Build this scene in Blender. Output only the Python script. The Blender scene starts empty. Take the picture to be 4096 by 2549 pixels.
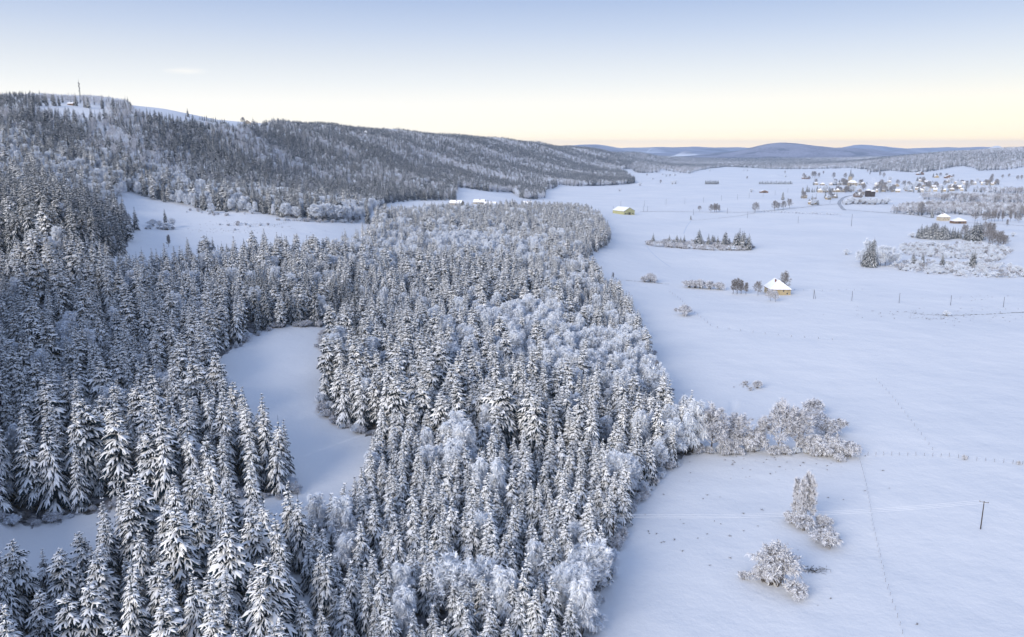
import bpy, bmesh, math, random
import numpy as np

# ------------------------------------------------------------------ camera, sky, sun, exposure
CAM_Z, PITCH, FPX, CX, CY = 100.0, math.radians(12.1), 3184.0, 2048.0, 1274.5
SUN_EL, SUN_AZ = 20.0, 218.0          # azimuth the light comes from, degrees clockwise from +Y
scene = bpy.context.scene
col = scene.collection
cam_d = bpy.data.cameras.new('camera')
cam = bpy.data.objects.new('camera', cam_d)
col.objects.link(cam)
cam.location = (0, 0, CAM_Z)
cam.rotation_euler = (math.pi/2 - PITCH, 0, 0)
cam_d.sensor_fit = 'HORIZONTAL'
cam_d.angle = 2*math.atan(2048/FPX)
cam_d.clip_start = 1.0
cam_d.clip_end = 120000
scene.camera = cam

world = bpy.data.worlds.new('World')
scene.world = world
world.use_nodes = True
wn, wl = world.node_tree.nodes, world.node_tree.links
wn.clear()
w_out = wn.new('ShaderNodeOutputWorld')
w_bg = wn.new('ShaderNodeBackground')
w_sky = wn.new('ShaderNodeTexSky')
w_sky.sky_type = 'NISHITA'
w_sky.sun_disc = False
w_sky.sun_elevation = math.radians(SUN_EL)
w_sky.sun_rotation = math.radians(SUN_AZ)
w_sky.altitude = 900
w_sky.air_density = 1.0
w_sky.dust_density = 0.6
w_sky.ozone_density = 2.0
# the pale band of a winter sunset: colour by height above the horizon, the same all round
w_geo = wn.new('ShaderNodeTexCoord')
w_sep = wn.new('ShaderNodeSeparateXYZ')
w_ramp = wn.new('ShaderNodeValToRGB')
def srgb(r, g, b):
    f = lambda c: (c/255/12.92 if c/255 <= 0.04045 else ((c/255+0.055)/1.055)**2.4)
    return (f(r), f(g), f(b), 1)
EXPO = 0.46
EX = 2**EXPO
def sky_c(c, k=1.0):
    return tuple(v/EX*k for v in srgb(*c)[:3]) + (1,)
stops = [(0.0, sky_c((255, 226, 168), 2.1)), (0.008, sky_c((255, 232, 184), 1.8)), (0.02, sky_c((255, 245, 222), 1.34)), (0.05, sky_c((255, 251, 242), 1.14)), (0.075, sky_c((247, 249, 249), 1.02)),
         (0.10, sky_c((231, 237, 245))), (0.135, sky_c((204, 217, 240))), (0.166, sky_c((181, 199, 232))), (0.22, sky_c((170, 191, 232))), (0.4, (0.285, 0.373, 0.580, 1)), (1.0, (0.268, 0.360, 0.580, 1))]
cr = w_ramp.color_ramp
while len(cr.elements) < len(stops):
    cr.elements.new(0.5)
for e, (p, c) in zip(cr.elements, stops):
    e.position = p
    e.color = c
w_mul = wn.new('ShaderNodeMix'); w_mul.data_type = 'RGBA'; w_mul.blend_type = 'MULTIPLY'
w_mul.inputs[0].default_value = 1.0
w_mul.inputs[7].default_value = (0.10, 0.10, 0.10, 1)
w_mix = wn.new('ShaderNodeMix'); w_mix.data_type = 'RGBA'
w_mix.inputs[0].default_value = 0.94
wl.new(w_geo.outputs['Generated'], w_sep.inputs[0])
wl.new(w_sep.outputs['Z'], w_ramp.inputs[0])
wl.new(w_sky.outputs[0], w_mul.inputs[6])
wl.new(w_mul.outputs[2], w_mix.inputs[6])
wl.new(w_ramp.outputs[0], w_mix.inputs[7])
w_az = wn.new('ShaderNodeMath'); w_az.operation = 'ARCTAN2'
wl.new(w_sep.outputs['X'], w_az.inputs[0]); wl.new(w_sep.outputs['Y'], w_az.inputs[1])
w_m1 = wn.new('ShaderNodeMapRange'); w_m1.interpolation_type = 'SMOOTHSTEP'
w_m1.inputs[1].default_value = -0.25; w_m1.inputs[2].default_value = 0.75
wl.new(w_az.outputs[0], w_m1.inputs[0])
w_m2 = wn.new('ShaderNodeMapRange'); w_m2.interpolation_type = 'SMOOTHSTEP'
w_m2.inputs[1].default_value = 0.12; w_m2.inputs[2].default_value = 0.0
wl.new(w_sep.outputs['Z'], w_m2.inputs[0])
w_gf = wn.new('ShaderNodeMath'); w_gf.operation = 'MULTIPLY'
wl.new(w_m1.outputs[0], w_gf.inputs[0]); wl.new(w_m2.outputs[0], w_gf.inputs[1])
w_gl = wn.new('ShaderNodeMix'); w_gl.data_type = 'RGBA'; w_gl.blend_type = 'MULTIPLY'
wl.new(w_gf.outputs[0], w_gl.inputs[0]); wl.new(w_mix.outputs[2], w_gl.inputs[6])
w_gl.inputs[7].default_value = (1.0, 0.94, 0.80, 1)
# one thin bright wisp of cloud, fixed in the sky
w_map = wn.new('ShaderNodeVectorMath'); w_map.operation = 'SUBTRACT'
wl.new(w_geo.outputs['Generated'], w_map.inputs[0])
_d = np.array([(740-CX)/FPX, math.cos(PITCH)+(CY-285)/FPX*math.sin(PITCH), -math.sin(PITCH)+(CY-285)/FPX*math.cos(PITCH)]); _d = _d/np.linalg.norm(_d)
w_map.inputs[1].default_value = tuple(_d)
w_scl = wn.new('ShaderNodeVectorMath'); w_scl.operation = 'MULTIPLY'; w_scl.inputs[1].default_value = (34, 34, 190)
wl.new(w_map.outputs[0], w_scl.inputs[0])
w_nz = wn.new('ShaderNodeTexNoise'); w_nz.inputs['Scale'].default_value = 2.2; w_nz.inputs['Detail'].default_value = 3
wl.new(w_scl.outputs[0], w_nz.inputs['Vector'])
w_len = wn.new('ShaderNodeVectorMath'); w_len.operation = 'LENGTH'; wl.new(w_scl.outputs[0], w_len.inputs[0])
w_add = wn.new('ShaderNodeMath'); w_add.operation = 'ADD'; wl.new(w_len.outputs['Value'], w_add.inputs[0]); wl.new(w_nz.outputs[0], w_add.inputs[1])
w_cm = wn.new('ShaderNodeMapRange'); w_cm.interpolation_type = 'SMOOTHSTEP'; w_cm.inputs[1].default_value = 1.5; w_cm.inputs[2].default_value = 0.4; w_cm.inputs[4].default_value = 0.5
wl.new(w_add.outputs[0], w_cm.inputs[0])
w_cl = wn.new('ShaderNodeMix'); w_cl.data_type = 'RGBA'
wl.new(w_cm.outputs[0], w_cl.inputs[0]); wl.new(w_gl.outputs[2], w_cl.inputs[6]); w_cl.inputs[7].default_value = (0.83, 0.80, 0.74, 1)
wl.new(w_cl.outputs[2], w_bg.inputs[0])
w_bg.inputs[1].default_value = 1.0
wl.new(w_bg.outputs[0], w_out.inputs[0])

sun_d = bpy.data.lights.new('sun', 'SUN')
sun = bpy.data.objects.new('sun', sun_d)
col.objects.link(sun)
sun_d.energy = 2.6
sun_d.angle = math.radians(32)
sun_d.color = (1.0, 0.93, 0.84)
sun.rotation_euler = (math.radians(90-SUN_EL), 0, math.radians(180-SUN_AZ))
sun.location = (-300, -100, 300)

scene.view_settings.view_transform = 'Standard'
scene.view_settings.look = 'None'
scene.view_settings.gamma = 1.0
scene.view_settings.exposure = EXPO
cy = scene.cycles
cy.max_bounces = 5
cy.diffuse_bounces = 3
cy.glossy_bounces = 1
cy.transmission_bounces = 2
cy.volume_bounces = 2
cy.transparent_max_bounces = 4
cy.use_denoising = True
cy.caustics_reflective = cy.caustics_refractive = False

# ------------------------------------------------------------------ pixels, rays, terrain
cP, sP = math.cos(PITCH), math.sin(PITCH)
def ray(px, py):
    u, v = (px-CX)/FPX, (CY-py)/FPX
    return u, cP+v*sP, -sP+v*cP          # world x, y, z
def at_z(px, py, z):
    dx, dy, dz = ray(px, py)
    Y = (z-CAM_Z)/dz*dy
    return dx/dy, math.log(Y), z
def at_d(px, py, Y):
    dx, dy, dz = ray(px, py)
    return dx/dy, math.log(Y), CAM_Z+dz/dy*Y
def U_of(px):
    dx, dy, _ = ray(px, 600)
    return dx/dy
ctrl = []
# flat valley on the right, fields out to the far wood
for p in [(2700, 2549), (3400, 2549), (4096, 2549), (5200, 2400), (2560, 2150), (3000, 2000), (3600, 2000), (4300, 1900), (5400, 1700), (2700, 1700),
          (3000, 1500), (3500, 1500), (4200, 1500), (2750, 1250), (3200, 1200), (3800, 1200), (4400, 1200), (5500, 1250), (2650, 1000), (3100, 1000), (3600, 1000),
          (4200, 1000), (5400, 950), (2600, 870), (3000, 870), (3500, 860), (4100, 860), (5400, 850), (2500, 780), (2900, 780), (3300, 780), (3700, 800), (2600, 720),
          (2900, 720), (3300, 730), (2800, 692), (3100, 690)]:
    ctrl.append(at_z(p[0], p[1], 0))
for p in [(4100, 790, 2), (5300, 790, 3), (3700, 750, 3), (4100, 745, 8), (3500, 715, 5), (3800, 715, 10), (4100, 710, 16), (3560, 683, 10), (3850, 662, 30), (4100, 668, 24),
          (5200, 680, 34), (3400, 690, 3), (2500, 690, 3), (2540, 735, 0), (2330, 742, 3), (2190, 795, 4), (2300, 800, 3)]:
    ctrl.append(at_z(*p))
# near left: lane, bay, forest floor
for p in [(-900, 2300, 2), (0, 2300, 0), (700, 2400, 0), (1500, 2500, 0), (2200, 2500, 0), (0, 2090, 3), (-900, 2090, 6), (600, 2060, 1), (1150, 2000, 0), (1100, 2150, 0),
          (1460, 1735, 2), (1300, 1680, 3), (1345, 1310, 15), (1100, 1308, 17), (1000, 1352, 15), (880, 1430, 13), (1000, 1700, 5), (300, 1700, 10), (-800, 1700, 15),
          (400, 1400, 20), (-300, 1350, 26), (1800, 2000, 1), (1900, 1700, 3), (2400, 1800, 0), (2200, 1450, 6), (2550, 1500, 1), (1700, 1400, 9), (1850, 1150, 14),
          (2300, 1200, 8), (2480, 1180, 3), (2430, 985, 9), (2520, 985, 4), (2000, 950, 17), (1600, 1050, 20), (1450, 930, 30), (450, 993, 40), (1000, 960, 36), (0, 1000, 44), (-900, 990, 52),
          (1350, 890, 37), (560, 780, 56), (800, 850, 46), (1000, 852, 46), (1450, 885, 35), (200, 880, 62), (-800, 850, 80), (1740, 760, 30), (1950, 780, 22), (2060, 790, 14), (1600, 840, 27)]:
    ctrl.append(at_z(*p))
ridge = [(-1500, 440, 1300), (-800, 420, 1250), (-100, 405, 1250), (150, 398, 1270), (380, 402, 1300), (540, 425, 1370), (650, 437, 1450), (770, 460, 1580), (920, 487, 1750), (1050, 497, 1900), (1300, 512, 2250),
         (1600, 532, 2700), (1900, 562, 3150), (2150, 582, 3550), (2380, 606, 4300)]
for px, py, Y in ridge:
    c = at_d(px, py, Y)
    ctrl.append(c)
    ctrl.append((c[0], math.log(Y*1.3), c[2]*0.9-12))
    ctrl.append((c[0], math.log(Y*1.9), c[2]*0.6-5))
for px, py, Y in [(200, 560, 950), (-500, 560, 950), (700, 640, 1050), (1200, 680, 1350), (1700, 640, 2050), (2100, 655, 2750), (2350, 650, 3500)]:
    ctrl.append(at_d(px, py, Y))
for px, Y, z in [(2600, 5000, 6), (3000, 5000, 0), (3400, 5200, 4), (2800, 6800, 4), (3300, 6800, 6), (3600, 4300, 42), (3800, 4500, 66), (4100, 4700, 92), (4600, 4700, 110), (5400, 4500, 110),
                 (3700, 5600, 40), (4100, 6000, 60), (4800, 6000, 60), (-1500, 8000, 40), (1000, 8000, 20), (2300, 8000, 10), (2900, 9500, 0), (3500, 9500, 0), (4500, 9500, 20), (5500, 9500, 20),
                 (-1500, 24000, 0), (1500, 24000, 0), (3000, 24000, 0), (4300, 24000, 0), (5500, 24000, 0)]:
    ctrl.append((U_of(px), math.log(Y), z))
ctrl = np.array(ctrl)
SU = 3.1
def _phi(r2):
    return np.where(r2 > 1e-12, 0.5*r2*np.log(np.maximum(r2, 1e-12)), 0.0)
_C = np.c_[ctrl[:, 0]*SU, ctrl[:, 1]]
_n = len(_C)
_K = _phi(((_C[:, None]-_C[None])**2).sum(-1)) + np.eye(_n)*2e-3
_P = np.c_[np.ones(_n), _C]
_A = np.block([[_K, _P], [_P.T, np.zeros((3, 3))]])
_W = np.linalg.solve(_A, np.r_[ctrl[:, 2], np.zeros(3)])
# far ridges and knolls: centre px, width px, depth, log-width, height
far = [(3090, 150, 8200, 0.10, 112), (3290, 190, 8600, 0.10, 104), (2880, 120, 8800, 0.10, 40), (3500, 120, 9300, 0.1, 60), (3450, 110, 18500, 0.06, 130),
       (2350, 160, 14000, 0.08, 118), (2700, 400, 16000, 0.08, 82), (3050, 400, 17000, 0.08, 70), (3800, 350, 18000, 0.08, 92), (4300, 400, 17000, 0.08, 100), (3980, 50, 6400, 0.06, 68), (5000, 400, 16000, 0.08, 150),
       (2745, 35, 9500, 0.05, 55), (2570, 110, 5400, 0.05, 38), (1500, 900, 15000, 0.08, 140), (4000, 130, 12500, 0.05, 104), (3640, 100, 12800, 0.05, 94),
       (3112, 26, 2900, 0.03, 9), (2995, 16, 300, 0.022, -1.6)]
def zt(U, L):
    U = np.asarray(U, float); L = np.asarray(L, float)
    sh = np.broadcast(U, L).shape
    u = np.broadcast_to(U, sh).ravel(); l = np.broadcast_to(L, sh).ravel()
    out = np.empty(len(u))
    for i in range(0, len(u), 40000):
        q = np.c_[np.clip(u[i:i+40000], -1.15, 1.15)*SU, l[i:i+40000]]
        r2 = ((q[:, None]-_C[None])**2).sum(-1)
        out[i:i+40000] = _phi(r2)@_W[:_n] + _W[_n] + q@_W[_n+1:]
    fl = np.clip((l-math.log(7000))/0.3, 0, 1)
    out = out*(1-fl)
    for px, w, Y, s, A in far:
        out += A*np.exp(-((u-U_of(px))/(w/3250))**2 - ((l-math.log(Y))/s)**2)
    Yv = np.exp(l); X = u*Yv
    out += 0.35*np.sin(X/23+1.3)*np.sin(Yv/31+.5) + 0.5*np.sin(X/61+Yv/87)*np.clip(Yv/400, .3, 1.5)
    hz = np.clip((out-45)/60, 0, 1)*np.clip((175-out)/40, .25, 1)*np.clip((l-6.4)/.4, 0, 1)*(1-fl)
    out += hz*(7*np.sin(X/95+Yv/160)*np.sin(Yv/130-X/210) + 4*np.sin(X/41+2)*np.sin(Yv/57+X/80))
    far_rough = np.clip((l-math.log(7200))/.2, 0, 1)
    out += far_rough*np.clip(out/60, 0.1, 1)*(9*np.sin(X/260+Yv/610)*np.sin(Yv/420-X/330)+6*np.sin(X/110)*np.sin(Yv/190))
    return out.reshape(sh)
def zw(x, y):
    return zt(np.asarray(x, float)/np.asarray(y, float), np.log(y))
_LS = np.linspace(math.log(70), math.log(30000), 1400)
def G(px, py, h=0.0):
    """pixel -> point where its ray meets the terrain raised by h (U, lnY)"""
    dx, dy, dz = ray(px, py)
    U = dx/dy
    rz = CAM_Z + dz/dy*np.exp(_LS)
    d = rz - zt(U, _LS) - h
    k = np.argmax(d < 0)
    if d[k] >= 0:
        k = len(_LS)-1
    if k == 0:
        return U, _LS[0]
    t = d[k-1]/(d[k-1]-d[k])
    return U, _LS[k-1] + t*(_LS[k]-_LS[k-1])
def XY(px, py, h=0.0):
    U, L = G(px, py, h)
    Y = math.exp(L)
    return U*Y, Y
def P3(px, py, dz=0.0):
    x, y = XY(px, py)
    return x, y, float(zw(x, y))+dz
def project(x, y, z):
    zc = y*cP - (z-CAM_Z)*sP
    yc = y*sP + (z-CAM_Z)*cP
    return CX+FPX*x/zc, CY-FPX*yc/zc
def poly(pts):
    out = []
    for p in pts:
        if p[0] == 'd':
            out.append((U_of(p[1]), math.log(p[2])))
        else:
            out.append(G(*p))
    return np.array(out)
def inside(pl, u, l):
    r = np.zeros(len(u), bool)
    n = len(pl)
    for i in range(n):
        x1, y1 = pl[i]; x2, y2 = pl[(i+1) % n]
        if y1 == y2:
            continue
        c = ((y1 > l) != (y2 > l)) & (u < (x2-x1)*(l-y1)/(y2-y1)+x1)
        r ^= c
    return r

# ------------------------------------------------------------------ materials
def mat(name, base, rough=0.8, noise=None, snow=None, bump=None, attr=None, twig=None):
    """noise=(colour, scale, lo, hi): second colour by noise; snow=(lo, hi): white where faces look up; bump=(scale, strength, distance)"""
    m = bpy.data.materials.new(name)
    m.use_nodes = True
    n, l = m.node_tree.nodes, m.node_tree.links
    b = n['Principled BSDF']
    b.inputs['Roughness'].default_value = rough
    b.inputs['Specular IOR Level'].default_value = 0.2
    c = n.new('ShaderNodeRGB'); c.outputs[0].default_value = (*base, 1)
    out = c.outputs[0]
    geo = n.new('ShaderNodeNewGeometry')
    def mix(fac, a, bcol):
        mx = n.new('ShaderNodeMix'); mx.data_type = 'RGBA'
        l.new(fac, mx.inputs[0]); l.new(a, mx.inputs[6])
        if isinstance(bcol, tuple):
            mx.inputs[7].default_value = (*bcol, 1)
        else:
            l.new(bcol, mx.inputs[7])
        return mx.outputs[2]
    def mapr(val, lo, hi):
        mr = n.new('ShaderNodeMapRange'); mr.inputs[1].default_value = lo; mr.inputs[2].default_value = hi
        l.new(val, mr.inputs[0]); return mr.outputs[0]
    tc = n.new('ShaderNodeTexCoord')
    for ns in (noise if isinstance(noise, list) else [noise] if noise else []):
        t = n.new('ShaderNodeTexNoise'); t.inputs['Scale'].default_value = ns[1]; t.inputs['Detail'].default_value = 4
        l.new(tc.outputs['Object'], t.inputs['Vector'])
        out = mix(mapr(t.outputs[0], ns[2], ns[3]), out, ns[0])
    if snow:
        s = n.new('ShaderNodeSeparateXYZ'); l.new(geo.outputs['Normal'], s.inputs[0])
        out = mix(mapr(s.outputs[2], *snow), out, SNOWC)
    if bump:
        t = n.new('ShaderNodeTexNoise'); t.inputs['Scale'].default_value = bump[0]; t.inputs['Detail'].default_value = 5
        l.new(tc.outputs['Object'], t.inputs['Vector'])
        bp = n.new('ShaderNodeBump'); bp.inputs['Strength'].default_value = bump[1]; bp.inputs['Distance'].default_value = bump[2]
        l.new(t.outputs[0], bp.inputs['Height']); l.new(bp.outputs[0], b.inputs['Normal'])
    l.new(out, b.inputs['Base Color'])
    return m
SNOWC = (0.94, 0.94, 0.95)
M = {}
M['snow'] = mat('snow', SNOWC, 0.7)
M['needle'] = mat('spruce_needles', (0.009, 0.027, 0.042), 0.85, noise=((0.17, 0.26, 0.38), 2.2, 0.66, 0.9))
M['bark'] = mat('bark', (0.085, 0.065, 0.05), 0.9, noise=((0.3, 0.29, 0.28), 1.5, 0.5, 0.75))
M['frost'] = mat('frosted_twig', (0.80, 0.85, 0.93), 0.8, noise=((0.30, 0.33, 0.40), 0.9, 0.55, 0.75))
M['greytwig'] = mat('half_frosted_twig', (0.74, 0.75, 0.80), 0.8, noise=((0.17, 0.165, 0.185), 1.1, 0.48, 0.66))
M['bare'] = mat('bare_twig', (0.17, 0.145, 0.13), 0.85, noise=((0.50, 0.50, 0.53), 1.1, 0.44, 0.62))
M['limb'] = mat('snowy_limb', (0.07, 0.055, 0.045), 0.9, snow=(0.15, 0.6))

# ------------------------------------------------------------------ mesh helpers
def mk_mesh(name, V, F, mi, mats, smooth=None):
    V = np.asarray(V, np.float32); F = np.asarray(F, np.int32)
    me = bpy.data.meshes.new(name)
    k = F.shape[1]
    me.vertices.add(len(V)); me.vertices.foreach_set('co', V.ravel())
    me.loops.add(F.size); me.loops.foreach_set('vertex_index', F.ravel())
    me.polygons.add(len(F)); me.polygons.foreach_set('loop_start', np.arange(len(F), dtype=np.int32)*k)
    for m_ in mats:
        me.materials.append(m_)
    if mi is not None:
        me.polygons.foreach_set('material_index', np.asarray(mi, np.int32))
    if smooth is not None:
        me.polygons.foreach_set('use_smooth', np.broadcast_to(np.asarray(smooth, bool), (len(F),)).copy())
    me.update(calc_edges=True)
    return me
class Acc:
    """collects triangles; quads are split"""
    def __init__(s):
        s.V, s.F, s.M, s.n = [], [], [], 0
    def add(s, V, F, m):
        V = np.asarray(V, float); F = np.asarray(F, int)
        s.V.append(V); s.F.append(F+s.n); s.n += len(V)
        s.M.append(np.full(len(F), m) if np.isscalar(m) else np.asarray(m))
    def mesh(s, name, mats, smooth_mats=()):
        F = np.concatenate(s.F); mi = np.concatenate(s.M)
        return mk_mesh(name, np.concatenate(s.V), F, mi, mats, np.isin(mi, list(smooth_mats)))
def tube(pts, r, k=5):
    pts = np.asarray(pts, float); r = np.asarray(r, float)
    n = len(pts)
    t = np.gradient(pts, axis=0); t /= np.linalg.norm(t, axis=1)[:, None]+1e-9
    ref = np.where(np.abs(t[:, 2:3]) < 0.9, np.array([[0, 0, 1.0]]), np.array([[1.0, 0, 0]]))
    a = np.cross(t, ref); a /= np.linalg.norm(a, axis=1)[:, None]+1e-9
    b = np.cross(t, a)
    an = np.arange(k)*2*math.pi/k
    V = pts[:, None]+r[:, None, None]*(np.cos(an)[None, :, None]*a[:, None]+np.sin(an)[None, :, None]*b[:, None])
    F = []
    for i in range(n-1):
        for j in range(k):
            p, q = i*k+j, i*k+(j+1) % k
            F += [(p, p+k, q), (q, p+k, q+k)]
    return V.reshape(-1, 3), np.array(F)

# ------------------------------------------------------------------ conifers
def frond(rng, detail, snowf=1.0):
    """one branch of unit length along +s: (s, w, n) vertices, faces, material 0 snow / 1 needles"""
    a = Acc()
    def tongue(p0, p1, hw, th, ns, nc, sag=0.0):
        p0 = np.array(p0, float); p1 = np.array(p1, float)
        d = (p1-p0)[:2]; d /= np.linalg.norm(d); q = np.array([-d[1], d[0]])
        V = []
        for i in range(ns):
            t = i/(ns-1)
            pr = (0.35+1.1*t-0.1*t*t)*(1-t**2.6) if i < ns-1 else 0.12
            pr *= rng.uniform(0.8, 1.2)*snowf
            c = p0*(1-t)+p1*t
            for j in range(nc):
                w = -1+2*j/(nc-1)
                V.append((c[0]+q[0]*w*hw*pr, c[1]+q[1]*w*hw*pr, c[2]-sag*t*t+th*pr*(1-abs(w)**1.8)*rng.uniform(.8, 1.25)))
        F = []
        for i in range(ns-1):
            for j in range(nc-1):
                k = i*nc+j
                F += [(k, k+nc, k+1), (k+1, k+nc, k+nc+1)]
        a.add(V, F, 0)
    if detail == 2:
        tongue((.10, 0, .02), (1.0, rng.uniform(-.05, .05), .02), .175, .125, 6, 5)
        for sd in (-1, 1):
            for s0 in (.30, .60):
                ln = .42*(1.1-s0)+.12
                s0 += rng.uniform(-.06, .06)
                an = rng.uniform(.55, .95)
                tongue((s0, .05*sd, .02), (s0+ln*math.cos(an), sd*(.05+ln*math.sin(an)), -.05), .075, .075, 4, 3, .05)
        n_sp, wd = 9, .36
    else:
        tongue((.08, 0, .03), (1.0, rng.uniform(-.08, .08), .02), .18, .11, 4, 3)
        n_sp, wd = 4, .36
    V, F = [], []
    for sd in (-1, 1):
        for k in range(n_sp):
            s = .08+.84*k/n_sp+rng.uniform(-.03, .03)
            wl_ = wd*(1.15-s)*rng.uniform(.7, 1.15)+.06
            i = len(V)
            V += [(s, 0, -.015), (s+1.1/n_sp, 0, -.015), (s+wl_*.7, sd*wl_, -.10-rng.uniform(.02, .12))]
            F.append((i, i+1, i+2))
    if detail == 2:
        for k in range(7):
            s = .15+.8*k/7
            i = len(V)
            V += [(s, rng.uniform(-.06, .06), -.01), (s+.15, rng.uniform(-.06, .06), -.01), (s+rng.uniform(.02, .12), rng.uniform(-.1, .1), -.24-rng.uniform(0, .12))]
            F.append((i, i+1, i+2))
    i = len(V)
    V += [(0, -.02, -.02), (0, .02, -.02), (1.03, 0, -.02)]
    F.append((i, i+1, i+2))
    a.add(V, F, 1)
    return np.concatenate(a.V), np.concatenate(a.F), np.concatenate(a.M)

def conifer(seed, H, R, kind, detail, snowf=1.0):
    rng = np.random.default_rng(seed)
    fr = [frond(rng, detail, snowf*rng.uniform(.85, 1.1)) for _ in range(4 if detail == 2 else 3)]
    br = []                                 # az, z0, L, a, b, wf, template, tilt
    base = {'spruce': .08, 'fir': .16, 'young': .06}[kind]*H
    lo_gap, hi_gap = {'spruce': (1.22, .74), 'fir': (1.32, .78), 'young': (.92, .58)}[kind]
    if detail == 1:
        lo_gap *= 1.25; hi_gap *= 1.2
    z = base
    nb = 8 if detail == 2 else 6
    topf = .95 if rng.random() > .12 else rng.uniform(.82, .9)
    while z < H*topf:
        t = (z-base)/(H-base)
        if kind == 'fir':
            prof = (1-t**2.4)**0.75*(0.72+0.28*min(1, t*3+.3))
        else:
            prof = ((1-t)**0.82)*(0.80+0.20*min(1, t*4+.2))
        az0 = rng.uniform(0, 6.28)
        n = nb if t < .55 else nb-1 if t < .75 else max(5, nb-3)
        for k in range(n):
            L = max(.5, R*prof*rng.uniform(.62, 1.22))
            if rng.random() < .06:
                continue
            if kind == 'fir':
                a_, b_ = .08+.5*t**3, .54-.30*t
            else:
                a_, b_ = -.04+.60*t**2, .80-.42*t
            a_ += rng.normal(0, .10); b_ += rng.normal(0, .09)
            br.append((az0+k*6.283/n+rng.normal(0, .26), z+rng.uniform(-.3, .3)*lo_gap, L, a_, b_, (1.0 if kind != 'fir' else 1.18)*(.85+.35/(L+.4)), rng.integers(len(fr)), rng.normal(0, .22)))
        z += (lo_gap*(1-t)+hi_gap*t)*rng.uniform(.85, 1.15)*(R/3.0)**.35
    # leader
    for k in range(3):
        br.append((rng.uniform(0, 6.28), H*(topf+.005), .75, 1.1, .3, 1.3, rng.integers(len(fr)), 0))
    acc = Acc()
    br = np.array(br)
    for ti, (fv, ff, fm) in enumerate(fr):
        B = br[br[:, 6] == ti]
        if not len(B):
            continue
        az, z0, L, a_, b_, wf, _, tl = B.T[:, :, None]
        s, w, n_ = fv[None, :, 0], fv[None, :, 1], fv[None, :, 2]
        w = w*wf
        sv = np.zeros(len(fv), bool); sv[np.unique(ff[fm == 0])] = True
        tt = (z0-base)/(H-base)
        sf = np.where(sv[None], np.clip(.66+.6*tt, .66, 1.08)*rng.uniform(.7, 1.15, (len(B), 1)), 1.0)
        w = w*sf; n_ = np.where(sv[None], n_*sf, n_)
        w = w + rng.normal(0, .012, (len(B), fv.shape[0]))
        thick = np.clip(.62+.34/L, .5, 1.3)
        zz = z0 + L*(a_*s - b_*s*s + w*tl - .5*w*w + n_*thick + rng.normal(0, .008, (len(B), fv.shape[0])))
        rr = L*s*np.sqrt(np.clip(1-.35*(a_-b_*s)**2, .4, 1))
        x = np.cos(az)*rr - np.sin(az)*w*L
        y = np.sin(az)*rr + np.cos(az)*w*L
        V = np.stack([x, y, zz], -1)
        nb_, nv = x.shape
        F = (ff[None]+(np.arange(nb_)*nv)[:, None, None]).reshape(-1, 3)
        acc.add(V.reshape(-1, 3), F, np.tile(fm, nb_))
    V, F = tube([(0, 0, H*.2), (0, 0, H*.97)], [.22*R/3*.8, .03], 5)
    acc.add(V, F, 1)
    crown = acc.mesh(f'{kind}_crown', [M['snow'], M['needle']], (0,))
    k = 7 if detail == 2 else 4
    r0 = .011*H+.05
    V, F = tube([(0, 0, -.6), (0, 0, .3), (0, 0, H*.3), (0, 0, H*.72)], [r0*1.25, r0, r0*.8, r0*.35], k)
    trunk = mk_mesh(f'{kind}_trunk', V, F, None, [M['bark']], True)
    return crown, trunk

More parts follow.
